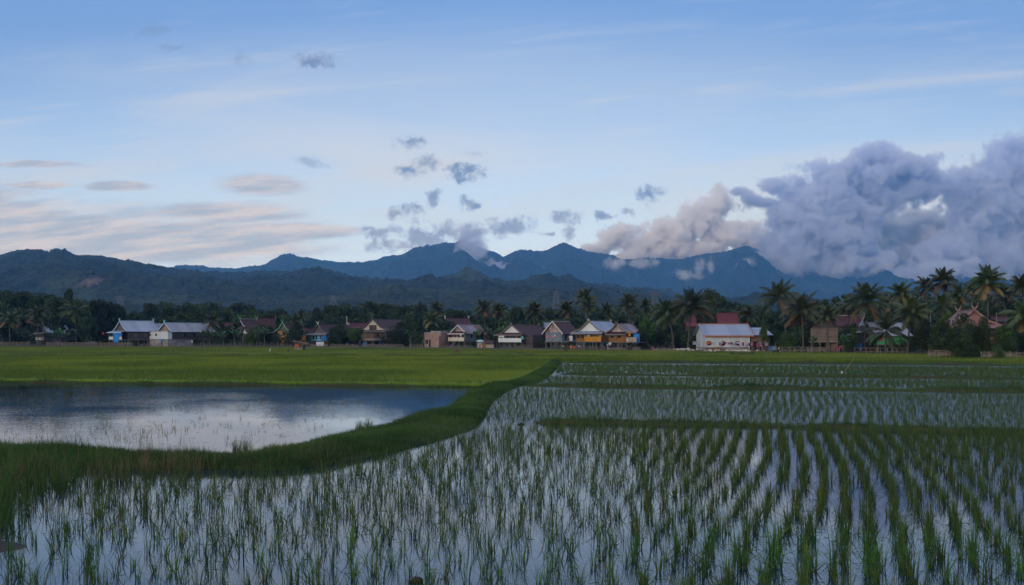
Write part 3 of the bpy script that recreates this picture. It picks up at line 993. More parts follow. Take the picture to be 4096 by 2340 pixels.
def make_banana(seed, hgt=4.2, nl=8):
    g = random.Random(seed)
    root = empty('banana_plant')
    MB().tube([(0, 0, -0.1), (0.03, 0, hgt * 0.3), (0.05, 0.02, hgt * 0.56)], [0.14, 0.11, 0.06], 8).build('stem', 'palm_bark', root, True)
    V, Q, T = [], [], []
    for k in range(nl):
        az = k * 2.4 + g.uniform(-0.3, 0.3)
        e = 1.45 - 1.1 * k / nl + g.uniform(-0.1, 0.1)
        L = hgt * g.uniform(0.42, 0.56)
        prev = Vector((0.05, 0.02, hgt * 0.53)); ns = 9
        side = Vector((-math.sin(az), math.cos(az), 0))
        tint = 1.0 if k == nl - 1 and g.random() < 0.5 else g.uniform(0.1, 0.8)
        for i in range(ns):
            t0, t1 = i / ns, (i + 1) / ns
            d = e - 1.7 * t0 * t0
            step = Vector((math.cos(az) * math.cos(d), math.sin(az) * math.cos(d), math.sin(d))) * L / ns
            nx = prev + step
            w0 = 0.36 * math.sin(math.pi * min(1, max(0, (t0 - 0.12) / 0.88)) ** 0.7) if t0 > 0.12 else 0.03
            w1 = 0.36 * math.sin(math.pi * min(1, max(0, (t1 - 0.12) / 0.88)) ** 0.7) if t1 < 1 else 0.01
            dn = Vector((0, 0, -0.28))
            for s in (-1, 1):
                o = len(V)
                V.extend([prev, prev + (side * s + dn) * w0, nx + (side * s + dn) * w1, nx])
                Q.append((o, o + 1, o + 2, o + 3)); T.extend([tint] * 4)
            prev = nx
    np_mesh('crown', np.array([tuple(v) for v in V]), np.array(Q), 'banana_leaf', np.array(T), root)
    return root


PROTO = {}


def proto(key, fn):
    if key not in PROTO:
        PROTO[key] = [fn(), False]
    return PROTO[key]


def plant(key, fn, loc, scale, rz, label, cat, group, name=None):
    pr = proto(key, fn)
    if not pr[1]:
        o = pr[0]; pr[1] = True
    else:
        o = copy_tree(pr[0])
    o.location = loc
    o.scale = scale if isinstance(scale, tuple) else (scale,) * 3
    o.rotation_euler = (0, 0, rz)
    if name: o.name = name
    tag(o, label, cat, group)
    return o
# ------------------------------------------------------------------ paddies
def poly(pts):
    return [XY(*p) for p in pts]


def scatter(pl, dens, seed=1):
    g = np.random.default_rng(seed)
    xs = [p[0] for p in pl]; ys = [p[1] for p in pl]
    n = int((max(xs) - min(xs)) * (max(ys) - min(ys)) * dens)
    x = g.uniform(min(xs), max(xs), n); y = g.uniform(min(ys), max(ys), n)
    k = inpoly(x, y, pl)
    return x[k], y[k]


ROWAZ = math.atan(0.303)


def rows(pl, row, along, jit, seed=1, az=ROWAZ, keep=1.0, loose=False):
    """transplanted seedlings: straight rows across the water, uneven by hand"""
    g = np.random.default_rng(seed)
    P_ = np.array(pl)
    d = np.array([math.sin(az), math.cos(az)]); e = np.array([d[1], -d[0]])
    A = P_ @ d; B = P_ @ e
    a = np.arange(A.min(), A.max(), along); b = np.arange(B.min(), B.max(), row)
    aa, bb = np.meshgrid(a, b)
    aa = aa + (np.arange(len(b)) % 2)[:, None] * along * 0.5 + g.normal(0, jit, aa.shape)
    bb = bb + 0.13 * np.sin(aa * 0.35 + 1.3) + 0.22 * (fbm(aa * 0.5 + seed, bb * 0.6, 3) - 0.5) + g.normal(0, jit * 0.75, bb.shape)
    if loose: bb = bb + g.normal(0, 0.10, bb.shape) * np.clip(-(bb - aa * (-0.175)) / 1.5, 0, 1)
    x = (aa * d[0] + bb * e[0]).ravel(); y = (aa * d[1] + bb * e[1]).ravel()
    k = inpoly(x, y, pl)
    # thin patches
    k &= g.random(len(x)) < keep * np.clip(0.52 + 0.95 * fbm(x / 2.3 + seed, y / 3.1, 3), 0, 1)
    return x[k], y[k]


# dike through the middle: paired edge pixels, pond side and paddy side
DL = [(-900, 1790), (0, 1796), (200, 1804), (400, 1814), (600, 1830), (800, 1834), (1000, 1826), (1200, 1782), (1400, 1733), (1600, 1688), (1720, 1646), (1800, 1629), (1843, 1594), (1885, 1563), (1942, 1543), (2045, 1530), (2102, 1511), (2158, 1481), (2201, 1451), (2215, 1438)]
DR = [(-900, 1950), (0, 1895), (250, 1880), (480, 1872), (700, 1875), (950, 1880), (1150, 1883), (1350, 1855), (1550, 1815), (1750, 1765), (1900, 1716), (1945, 1670), (1973, 1612), (2024, 1571), (2080, 1547), (2150, 1533), (2195, 1510), (2225, 1480), (2245, 1453), (2255, 1438)]


def strip(name, left, right, hgt, mat, nacross=14, nalong=12, seed=0.0, label=None, taper=False):
    """earth bank between two edges given in world xy; returns height function samples for the grass"""
    L = np.array(left, float); Rr = np.array(right, float)
    t = np.linspace(0, len(L) - 1, (len(L) - 1) * nalong + 1)
    def it(A): return np.stack([np.interp(t, range(len(A)), A[:, 0]), np.interp(t, range(len(A)), A[:, 1])], -1)
    l, r = it(L), it(Rr)
    u = np.linspace(0, 1, nacross)
    X = l[:, None, 0] * (1 - u) + r[:, None, 0] * u
    Y = l[:, None, 1] * (1 - u) + r[:, None, 1] * u
    prof = np.clip(np.sin(np.pi * u), 0, 1) ** 0.55
    Z = hgt * prof[None] * (0.75 + 0.5 * fbm(X * 0.9 + seed, Y * 0.9, 4)) - 0.03
    if taper:
        e = np.clip(np.minimum(t, len(L) - 1 - t) / 1.6, 0, 1) ** 0.7
        gp = np.clip(0.35 + 1.2 * fbm(X[:, 0] * 0.45 + seed * 3, X[:, 0] * 0, 3), 0.3, 1.15)
        Z = (Z + 0.03) * (e * gp)[:, None] - 0.03
    Z += 0.05 * (fbm(X * 2.6, Y * 2.6 + seed, 3) - 0.5)
    Z[:, 0] = -0.05; Z[:, -1] = -0.05
    V = np.stack([X, Y, Z], -1).reshape(-1, 3)
    n = nacross
    ii = np.arange(len(t) - 1)[:, None] * n + np.arange(n - 1)[None]
    Q = np.stack([ii, ii + 1, ii + n + 1, ii + n], -1).reshape(-1, 4)
    o = np_mesh(name, V, Q, mat, smooth=True)
    tag(o, kind='structure')
    return X, Y, Z


def strip_points(S, dens, seed=2):
    X, Y, Z = S
    g = np.random.default_rng(seed)
    a = np.stack([X, Y], -1)
    e1 = a[1:, :-1] - a[:-1, :-1]; e2 = a[:-1, 1:] - a[:-1, :-1]
    area = np.abs(e1[..., 0] * e2[..., 1] - e1[..., 1] * e2[..., 0])
    cnt = g.poisson(area * dens)
    i, j = np.nonzero(cnt)
    rep = cnt[i, j]
    i, j = np.repeat(i, rep), np.repeat(j, rep)
    u, v = g.random(len(i)), g.random(len(i))
    def f(A): return A[i, j] * (1 - u) * (1 - v) + A[i + 1, j] * u * (1 - v) + A[i, j + 1] * (1 - u) * v + A[i + 1, j + 1] * u * v
    return f(X), f(Y), f(Z), (j + v) / (X.shape[1] - 1)


GR = []     # grass pieces, gathered into one growth
S0 = strip('dike', poly(DL), poly(DR), 0.17, 'turf', seed=1.0)


def grow(S, dens, h, w, lean, segs, dry=0.04, seed=2, tmin=0.0, dlo=0, dhi=9e9):
    x, y, z, u = strip_points(S, dens, seed)
    k = (y > dlo) & (y < dhi)
    x, y, z = x[k], y[k], z[k]
    n = len(x)
    hh = h * rng.uniform(0.5, 1.3, n) * (0.2 + 1.6 * fbm(x * 1.1, y * 1.1, 3))
    t = np.clip(fbm(x * 0.6 + 4, y * 0.6, 4) * 2.2 - 0.75 + rng.normal(0, 0.18, n) + tmin, 0, 0.85)
    dd = dry * np.clip(fbm(x * 0.5 + 11, y * 0.5, 3) * 4 - 1.2, 0, 3)
    t[rng.random(n) < dd] = 1.0
    return blades(x, y, z - 0.01, hh, w * rng.uniform(0.7, 1.3, n), np.abs(rng.normal(0, lean, n)), rng.uniform(0, 6.28, n), t, segs)


GR.append(grow(S0, 1500, 0.16, 0.0085, 0.75, 2, 0.12, 2, dhi=21))
GR.append(grow(S0, 1050, 0.13, 0.011, 0.7, 1, 0.05, 3, dlo=21, dhi=32))
GR.append(grow(S0, 420, 0.15, 0.018, 0.7, 1, 0.02, 4, dlo=32))

# cross banks on the right, thin and humped
def bank(pts, halfpx_w, hgt, seed, dens, bw, gh=0.14):
    w = [XY(*p) for p in pts]
    w = [(np.interp(i / 3, range(len(w)), [q[0] for q in w]), np.interp(i / 3, range(len(w)), [q[1] for q in w])) for i in range((len(w) - 1) * 3 + 1)]
    g = random.Random(seed)
    l, r = [], []
    for i, (x, y) in enumerate(w):
        a = halfpx_w * (0.65 + 0.7 * g.random()) * (0.35 if i in (0,) else 1)
        o = g.uniform(-0.12, 0.12)
        l.append((x, y + a + o)); r.append((x, y - a + o))
    S = strip('cross_bank', l, r, hgt, 'turf', 8, 8, seed, taper=True)
    GR.append(grow(S, dens, gh, bw, 0.7, 1, 0.04, int(seed) + 20))


bank([(2130, 1692), (2235, 1693), (2330, 1694), (2480, 1697), (2700, 1701), (2950, 1706), (3200, 1711)], 0.24, 0.15, 3, 900, 0.012)
bank([(3120, 1711), (3350, 1716), (3600, 1722), (3800, 1728), (4096, 1735), (4500, 1744)], 0.30, 0.16, 4, 900, 0.012)
bank([(1975, 1697), (2060, 1700), (2130, 1698), (2200, 1700)], 0.14, 0.05, 5, 30, 0.012)
bank([(2060, 1541), (2300, 1548), (2600, 1552), (2900, 1556), (3300, 1560), (3700, 1565), (4096, 1569), (4500, 1573)], 0.5, 0.20, 6, 450, 0.017)
bank([(2215, 1497), (2500, 1501), (2800, 1503), (3100, 1506), (3500, 1510), (3800, 1514), (4200, 1519), (4500, 1520)], 0.55, 0.20, 7, 260, 0.022)
bank([(2255, 1452), (2700, 1452), (3200, 1456), (3700, 1460), (4300, 1466)], 0.8, 0.26, 8, 110, 0.035)
bank([(-400, 1526), (0, 1529), (400, 1533), (900, 1539), (1400, 1543), (1930, 1549)], 0.30, 0.13, 9, 420, 0.018, 0.12)
bank([(-300, 1424), (400, 1425), (1100, 1424), (1700, 1425), (2100, 1427), (2600, 1428), (3200, 1432)], 1.0, 0.22, 10, 60, 0.05)

bank([(-300, 1470), (250, 1474), (700, 1470), (1150, 1466)], 0.35, 0.20, 11, 60, 0.035)
bank([(900, 1447), (1500, 1449), (2150, 1450)], 0.4, 0.22, 12, 60, 0.035)
# muddy clod with tall weeds in the near left corner
CORN = poly([(-500, 2230), (-200, 2120), (60, 2150), (110, 2190), (60, 2240), (-500, 2330)])
mb = MB()
gx, gy = np.meshgrid(np.linspace(-6.6, -4.7, 26), np.linspace(10.3, 12.4, 26))
gz = 0.12 * np.exp(-(((gx + 6.25) / 0.6) ** 2 + ((gy - 11.4) / 0.36) ** 2) ** 1.3) * (0.6 + 0.8 * fbm(gx * 2.2, gy * 2.2, 4)) - 0.03
ii = np.arange(25)[:, None] * 26 + np.arange(25)[None]
tag(np_mesh('mud_bank', np.stack([gx, gy, gz], -1).reshape(-1, 3), np.stack([ii, ii + 1, ii + 27, ii + 26], -1).reshape(-1, 4), 'mud', smooth=True), kind='structure')


def tuft_field(pl, dens, nb, h, w, lean, dry, seed, segs=3, spread=0.06):
    x, y = scatter(pl, dens, seed)
    return clumps(x, y, np.zeros(len(x)), nb, h, w, spread, lean, segs, dry, 0.22, 0.03)


# tall uneven grass along the near left edge of the dike, standing in the water
GR.append(tuft_field(poly([(-300, 1810), (0, 1800), (230, 1812), (330, 1900), (340, 1960), (200, 2000), (60, 2080), (-300, 2160)]), 15, 16, 0.42, 0.008, 0.28, 0.05, 31))
GR.append(tuft_field(poly([(-300, 1960), (60, 1950), (130, 2060), (40, 2180), (-300, 2300)]), 16, 16, 0.46, 0.008, 0.28, 0.03, 32))
GR.append(tuft_field(poly([(0, 1830), (250, 1830), (480, 1845), (800, 1850), (820, 1900), (520, 1925), (380, 1960), (200, 1950), (0, 1990)]), 16, 14, 0.40, 0.008, 0.25, 0.38, 33))
GR.append(tuft_field(poly([(540, 1825), (860, 1835), (860, 1890), (560, 1900)]), 22, 13, 0.38, 0.008, 0.25, 0.75, 34))
GR.append(tuft_field(poly([(0, 1796), (420, 1812), (900, 1836), (1000, 1826), (1000, 1850), (400, 1846), (0, 1840)]), 7, 14, 0.34, 0.008, 0.3, 0.2, 37))
GR.append(tuft_field(poly([(930, 1790), (1000, 1792), (990, 1822), (925, 1818)]), 45, 9, 0.36, 0.009, 0.3, 0.15, 35))
GR.append(tuft_field(poly([(1430, 1705), (1490, 1700), (1480, 1725), (1425, 1728)]), 30, 8, 0.28, 0.009, 0.4, 0.1, 36))
# pale stubble and weeds standing in the pond
PW_ = poly([(0, 1570), (900, 1575), (1500, 1600), (1600, 1650), (1300, 1720), (1000, 1780), (600, 1790), (200, 1760), (-100, 1740)])
x, y = scatter(PW_, 1.5, 41)
k = fbm(x / 2.2, y / 3.5, 3) + 0.35 * (x < -3.5) > 0.62
GR.append(clumps(x[k], y[k], np.zeros(k.sum()), 7, 0.20, 0.008, 0.11, 0.75, 2, 0.55, 0.3, 0.25))
x, y = scatter(poly([(100, 1690), (520, 1680), (760, 1720), (700, 1790), (150, 1760)]), 2.6, 42)
GR.append(clumps(x, y, np.zeros(len(x)), 6, 0.22, 0.007, 0.10, 0.7, 2, 0.45, 0.3, 0.25))
x, y = scatter(poly([(0, 1545), (500, 1550), (900, 1560), (700, 1590), (0, 1600)]), 1.3, 43)
GR.append(clumps(x, y, np.zeros(len(x)), 5, 0.16, 0.014, 0.2, 0.8, 1, 0.5, 0.3, 0.3))
x, y = scatter(poly([(2300, 1690), (2700, 1697), (2900, 1760), (2300, 1780)]), 2.0, 44)
# broken leaves and bits of straw afloat
gf = np.random.default_rng(77)
for pl_, dn in ((poly([(-100, 2340), (4200, 2340), (4200, 1760), (1300, 1900), (300, 2000)]), 7.0), (PW_, 1.2)):
    x, y = scatter(pl_, dn, 45)
    n = len(x)
    a_ = gf.uniform(-0.9, 0.9, n); L_ = gf.uniform(0.03, 0.13, n); w_ = gf.uniform(0.006, 0.02, n)
    dx, dy = np.cos(a_) * L_ / 2, np.sin(a_) * L_ / 2; ex, ey = -np.sin(a_) * w_ / 2, np.cos(a_) * w_ / 2
    zz = np.full(n, 0.010)
    vv = np.stack([np.stack([x - dx - ex, y - dy - ey, zz], -1), np.stack([x + dx - ex, y + dy - ey, zz], -1), np.stack([x + dx + ex, y + dy + ey, zz + .004], -1), np.stack([x - dx + ex, y - dy + ey, zz + .004], -1)], 1).reshape(-1, 3)
    GR.append((vv, np.arange(n * 4).reshape(-1, 4), np.repeat(np.where(gf.random(n) < .25, 1.0, 0.05), 4)))
V_, Q_, T_ = join(GR)
tag(np_mesh('grass', V_, Q_, 'grass', T_), 'dark green grass and weeds on the dikes and pond edge', 'grass', kind='stuff')

# rice still standing sparse in the water -------------------------------
FIELD1 = poly([(-900, 2500), (-600, 2300), (100, 2150), (230, 1990), (420, 1915), (800, 1912), (1150, 1897), (1400, 1868), (1700, 1795), (1900, 1733), (1990, 1704), (2330, 1706), (2700, 1712), (3200, 1722), (4400, 1752), (4800, 2500)])
FIELD2 = poly([(1945, 1690), (1974, 1612), (2026, 1572), (2088, 1553), (2600, 1562), (3300, 1570), (4096, 1580), (4450, 1583), (4450, 1733), (3600, 1713), (2900, 1696), (2300, 1686)])
FIELD3 = poly([(2150, 1535), (2196, 1508), (2600, 1510), (3200, 1516), (4096, 1524), (4450, 1528), (4450, 1563), (3300, 1551), (2600, 1543)])
FIELD4 = poly([(2222, 1492), (2246, 1458), (3200, 1465), (4400, 1476), (4400, 1510), (3100, 1499), (2600, 1494)])
FIELD5 = poly([(2262, 1447), (2280, 1430), (3200, 1438), (4400, 1448), (4400, 1460), (3200, 1450)])

x1, y1 = rows(FIELD1, 0.350, 0.195, 0.068, 51, keep=0.92, loose=True)
order = np.argsort(y1 + np.abs(x1) * 0.05)
# in view only
vis = (np.abs(x1) < y1 * 0.56 + 0.8)
x1, y1 = x1[vis], y1[vis]
order = np.argsort(y1)
x1, y1 = x1[order], y1[order]
infr = (y1 > 9.75) & (np.abs(x1) < y1 * 0.512)
idx = np.nonzero(infr)[0][:300]
sel = np.zeros(len(x1), bool); sel[idx] = True
nx_, ny_ = x1[~sel], y1[~sel]
size = 0.75 + 0.5 * fbm(nx_ / 1.7 + 3, ny_ / 1.7, 3)
# clumps on the right are fuller
RICE = []
right = nx_ > ny_ * 0.12
for msk, nb, hh, sp, ln in ((right, 17, 0.33, 0.036, 0.22), (~right, 11, 0.33, 0.050, 0.30)):
    RICE.append(clumps(nx_[msk], ny_[msk], np.zeros(msk.sum()), nb, hh, 0.0085, sp, ln, 2, 0.07, 0.28, 0.13))
x2, y2 = rows(FIELD2, 0.31, 0.21, 0.08, 52, keep=0.95)
RICE.append(clumps(x2, y2, np.zeros(len(x2)), 7, 0.31, 0.010, 0.035, 0.22, 1, 0.02, 0.2, 0.05))
x3, y3 = rows(FIELD3, 0.36, 0.30, 0.09, 53, keep=0.95)
RICE.append(clumps(x3, y3, np.zeros(len(x3)), 7, 0.33, 0.017, 0.05, 0.22, 1, 0.02, 0.2))
x4, y4 = rows(FIELD4, 0.40, 0.36, 0.11, 54, keep=0.95)
RICE.append(clumps(x4, y4, np.zeros(len(x4)), 7, 0.34, 0.024, 0.06, 0.22, 1, 0.02, 0.2))
x5, y5 = rows(FIELD5, 0.45, 0.36, 0.07, 55)
RICE.append(clumps(x5, y5, np.zeros(len(x5)), 7, 0.36, 0.034, 0.08, 0.22, 1, 0.02, 0.2))
V_, Q_, T_ = join(RICE)
tag(np_mesh('rice_seedlings', V_, Q_, 'rice', T_), 'sparse rice seedlings standing in rows in the flooded paddies further out', 'rice', kind='stuff')
print('rice faces', len(Q_))

# the clumps nearest the viewer, each its own plant
RP = []
for k in range(14):
    g = np.zeros(1)
    full = k >= 7
    v, q, t = clumps(g, g, g, 17 if full else 10, 0.36, 0.009, 0.034, 0.22 if full else 0.32, 3, 0.07, 0.28, 0.14)
    o = np_mesh('rice_plant', v, q, 'rice', t)
    RP.append([o, False])
for i in idx:
    full = x1[i] > y1[i] * 0.12
    pr = RP[random.randrange(7) + (7 if full else 0)]
    o = pr[0]
    if pr[1]:
        o = o.copy(); col.objects.link(o)
    pr[1] = True
    o.location = (float(x1[i]), float(y1[i]), 0)
    o.rotation_euler = (0, 0, random.uniform(0, 6.28))
    s = random.uniform(0.8, 1.15)
    o.scale = (s, s, s * random.uniform(0.9, 1.1))
    tag(o, 'slender green rice clump in the nearest rows of the flooded paddy', 'rice plant', 'rice plants in the nearest rows')
for o, u in RP:
    if not u: bpy.data.objects.remove(o)

# dense young rice, left of the dike -------------------------------------
DENSE = poly([(-700, 1521), (0, 1525), (900, 1535), (1500, 1541), (1950, 1545), (2040, 1531), (2095, 1511), (2150, 1481), (2195, 1450), (2205, 1430), (1400, 1428), (-500, 1428)])


def thick_sheet(name, pl, z, mat, kind='structure'):
    mb = MB()
    n = len(pl)
    mb.add([(x, y, z) for x, y in pl] + [(x, y, -0.05) for x, y in pl], [tuple(range(n))] + [(i, (i + 1) % n, (i + 1) % n + n, i + n) for i in range(n)])
    o = mb.build(name, mat)
    return tag(o, kind=kind)


thick_sheet('rice_field', DENSE, 0.13, 'canopy')
YR = []
x, y = scatter(DENSE, 38, 61)
k = y < 72
YR.append(clumps(x[k], y[k], np.full(k.sum(), 0.06), 4, 0.30, 0.020, 0.06, 0.3, 1, 0.01, 0.2))
hgt_ = 0.22 + 0.16 * fbm(x / 6.0, y / 9.0, 3)
k2 = (~k) & (rng.random(len(x)) < 0.5)
YR.append(clumps(x[k2], y[k2], np.full(k2.sum(), 0.08), 3, 0.30, 0.038, 0.1, 0.3, 1, 0.01, 0.2))
# strip of drier grass in front of the village
FAR = poly([(-700, 1423), (0, 1423), (1200, 1423), (2100, 1424), (2600, 1427), (3300, 1432), (4400, 1447), (4700, 1447), (4700, 1434), (4100, 1433), (3700, 1420), (3000, 1410), (2400, 1404), (1800, 1397), (900, 1391), (-700, 1388)])
thick_sheet('far_field', FAR, 0.10, 'canopy_far')
x, y = scatter(FAR, 6, 62)
dryband = fbm(x / 14, y / 5, 3)
k = rng.random(len(x)) < 0.9
v, q, t = clumps(x[k], y[k], np.full(k.sum(), 0.08), 3, 0.28, 0.055, 0.15, 0.3, 1, 0.10, 0.22)
YR.append((v, q, t))
MIDR = poly([(2215, 1451), (2195, 1429), (2600, 1429), (3300, 1434), (4400, 1449), (4600, 1462), (3300, 1455)])
thick_sheet('rice_field', MIDR, 0.07, 'canopy_far')
x, y = scatter(MIDR, 14, 63)
YR.append(clumps(x, y, np.full(len(x), 0.05), 3, 0.32, 0.045, 0.12, 0.3, 1, 0.02, 0.22))
V_, Q_, T_ = join(YR)
T_ = np.where(T_ < 0.9, np.clip(T_ * 0.6 + 2.3 * fbm(V_[:, 0] / 8.0 + 2, V_[:, 1] / 9.0, 4) - 0.95, 0, 0.85), T_)
tag(np_mesh('young_rice', V_, Q_, 'rice_young', T_), 'dense bright green young rice covering the middle fields', 'rice', kind='stuff')
print('young faces', len(Q_))

# village ground: packed earth from the fields back under the trees
YARD = [XY(*p) for p in [(4800, 1448), (4096, 1432), (3700, 1419), (3000, 1409), (2400, 1403), (1800, 1396), (900, 1390), (-700, 1387)]]
YARD += [(-600, 900), (1200, 900), (400, 60)]
sheet('yard', YARD, 0.09, 'yard')
# ------------------------------------------------------------------ building materials
mat_boards('wood_grey', (0.105, 0.092, 0.082), (0.150, 0.132, 0.118), (0.060, 0.050, 0.045), 5.0)
mat_boards('wood_brown', (0.14, 0.105, 0.080), (0.20, 0.155, 0.120), (0.085, 0.065, 0.050), 5.0)
mat_boards('wood_dark', (0.060, 0.050, 0.045), (0.095, 0.080, 0.070), (0.035, 0.030, 0.028), 5.0)
mat_boards('wood_orange', (0.25, 0.11, 0.030), (0.31, 0.145, 0.040), (0.16, 0.075, 0.028), 5.0, 'X')
mat_boards('wood_amber', (0.46, 0.21, 0.025), (0.53, 0.26, 0.040), (0.32, 0.14, 0.025), 5.0, 'X')
mat_boards('wood_cream', (0.55, 0.50, 0.38), (0.62, 0.57, 0.46), (0.40, 0.35, 0.26), 4.0, 'X')
mat_boards('paint_blue', (0.08, 0.42, 0.68), (0.11, 0.48, 0.74), (0.08, 0.26, 0.44), 4.0)
mat_boards('paint_green', (0.055, 0.28, 0.10), (0.075, 0.33, 0.13), (0.10, 0.24, 0.13), 3.5, 'X')
mat_boards('paint_slate', (0.15, 0.19, 0.22), (0.19, 0.23, 0.26), (0.10, 0.12, 0.14), 4.0, 'X')
mat_boards('bamboo_mat', (0.30, 0.25, 0.20), (0.38, 0.32, 0.26), (0.22, 0.18, 0.14), 9.0, 'X')
mat_sheet('tin_white', (0.60, 0.62, 0.60), (0.50, 0.53, 0.52), (0.36, 0.35, 0.31), 0.45, 5.0, axis=3, panel=0.9)
mat_sheet('tin_rusty', (0.42, 0.38, 0.34), (0.30, 0.26, 0.23), (0.15, 0.055, 0.030), 0.62, 5.0, axis=3, panel=0.9)
mat_sheet('roof_zinc', (0.22, 0.26, 0.34), (0.29, 0.33, 0.41), (0.17, 0.15, 0.15), 0.40, 4.0, panel=1.8)
mat_sheet('roof_zinc_old', (0.20, 0.21, 0.26), (0.27, 0.28, 0.33), (0.14, 0.10, 0.09), 0.50, 4.0, panel=1.3)
mat_sheet('roof_rust', (0.058, 0.018, 0.024), (0.040, 0.016, 0.021), (0.045, 0.018, 0.020), 0.5, 4.0, panel=1.5, rough=0.7)
mat_sheet('roof_mixed', (0.24, 0.25, 0.30), (0.15, 0.065, 0.050), (0.10, 0.045, 0.040), 0.45, 4.0, panel=2.2, rough=0.6)
mat_sheet('roof_tile_red', (0.12, 0.022, 0.030), (0.14, 0.027, 0.036), (0.10, 0.020, 0.028), 0.5, 2.5, panel=4, rough=0.6)
mat_sheet('roof_pink', (0.21, 0.12, 0.105), (0.18, 0.105, 0.09), (0.20, 0.12, 0.10), 0.4, 3.0, panel=3, rough=0.7)
mat_sheet('roof_maroon', (0.070, 0.017, 0.028), (0.082, 0.021, 0.032), (0.060, 0.016, 0.024), 0.5, 3.0, panel=3, rough=0.6)
mat_sheet('roof_green', (0.035, 0.115, 0.085), (0.045, 0.14, 0.10), (0.030, 0.09, 0.07), 0.5, 2.0, panel=9, rough=0.6)
mat_brick('brick', (0.26, 0.135, 0.095), (0.33, 0.185, 0.135), (0.30, 0.25, 0.21))
mat_brick('brick_dark', (0.15, 0.080, 0.062), (0.19, 0.105, 0.080), (0.17, 0.14, 0.12))
mat_mottled('concrete', (0.30, 0.28, 0.26), (0.17, 0.155, 0.145), 1.1, 0.9, 0.02)
mat_mottled('plaster', (0.52, 0.48, 0.38), (0.42, 0.37, 0.28), 1.5, 0.85, 0.01)
mat_mottled('post_wood', (0.19, 0.165, 0.14), (0.10, 0.085, 0.072), 3.0, 0.9, 0.02)
mat_mottled('bamboo', (0.27, 0.215, 0.15), (0.15, 0.12, 0.085), 3.0, 0.7, 0.01)
mat_mottled('tarp_blue', (0.02, 0.22, 0.55), (0.015, 0.14, 0.42), 1.0, 0.5, 0.15)
mat_mottled('tarp_green', (0.01, 0.16, 0.11), (0.01, 0.11, 0.08), 1.5, 0.6, 0.1)
mat_mottled('tarp_white', (0.60, 0.62, 0.64), (0.48, 0.50, 0.52), 1.5, 0.6, 0.1)
mat_mottled('tarp_orange', (0.50, 0.12, 0.04), (0.34, 0.08, 0.03), 1.5, 0.7, 0.1)
mat_mottled('trim_white', (0.58, 0.56, 0.52), (0.44, 0.42, 0.38), 2.0, 0.7, 0.01)
mat_mottled('trim_sky', (0.38, 0.58, 0.66), (0.30, 0.46, 0.54), 2.0, 0.7, 0.01)
mat_mottled('trim_green', (0.13, 0.40, 0.18), (0.10, 0.30, 0.14), 2.0, 0.7, 0.01)
mat_mottled('trim_orange', (0.50, 0.15, 0.05), (0.38, 0.11, 0.04), 2.0, 0.7, 0.01)
mat_mottled('trim_pink', (0.30, 0.16, 0.135), (0.24, 0.13, 0.11), 2.0, 0.7, 0.01)
mat_mottled('trim_wood', (0.22, 0.18, 0.15), (0.15, 0.12, 0.10), 2.0, 0.8, 0.01)
mat_mottled('dark_inside', (0.012, 0.011, 0.011), (0.020, 0.017, 0.015), 2.0, 0.6, 0.0)
mat_mottled('thatch', (0.14, 0.11, 0.085), (0.07, 0.055, 0.045), 4.0, 0.95, 0.1)
mat_mottled('stone', (0.52, 0.46, 0.38), (0.34, 0.29, 0.23), 2.0, 0.9, 0.05)
mat_mottled('steel', (0.15, 0.16, 0.17), (0.11, 0.115, 0.125), 2.0, 0.5, 0.0)
for nm, c in {'cloth_red': (0.45, 0.025, 0.030), 'cloth_white': (0.65, 0.65, 0.63), 'cloth_orange': (0.60, 0.18, 0.05), 'cloth_blue': (0.03, 0.10, 0.35), 'cloth_black': (0.015, 0.015, 0.018),
              'cloth_pink': (0.50, 0.16, 0.20), 'cloth_cyan': (0.12, 0.42, 0.48), 'cloth_grey': (0.26, 0.27, 0.30), 'cloth_purple': (0.10, 0.05, 0.16), 'skin': (0.28, 0.15, 0.09),
              'hair': (0.012, 0.010, 0.010), 'cloth_magenta': (0.40, 0.04, 0.16), 'cloth_lime': (0.35, 0.6, 0.05), 'denim': (0.16, 0.28, 0.42)}.items():
    mat_plain(nm, c)


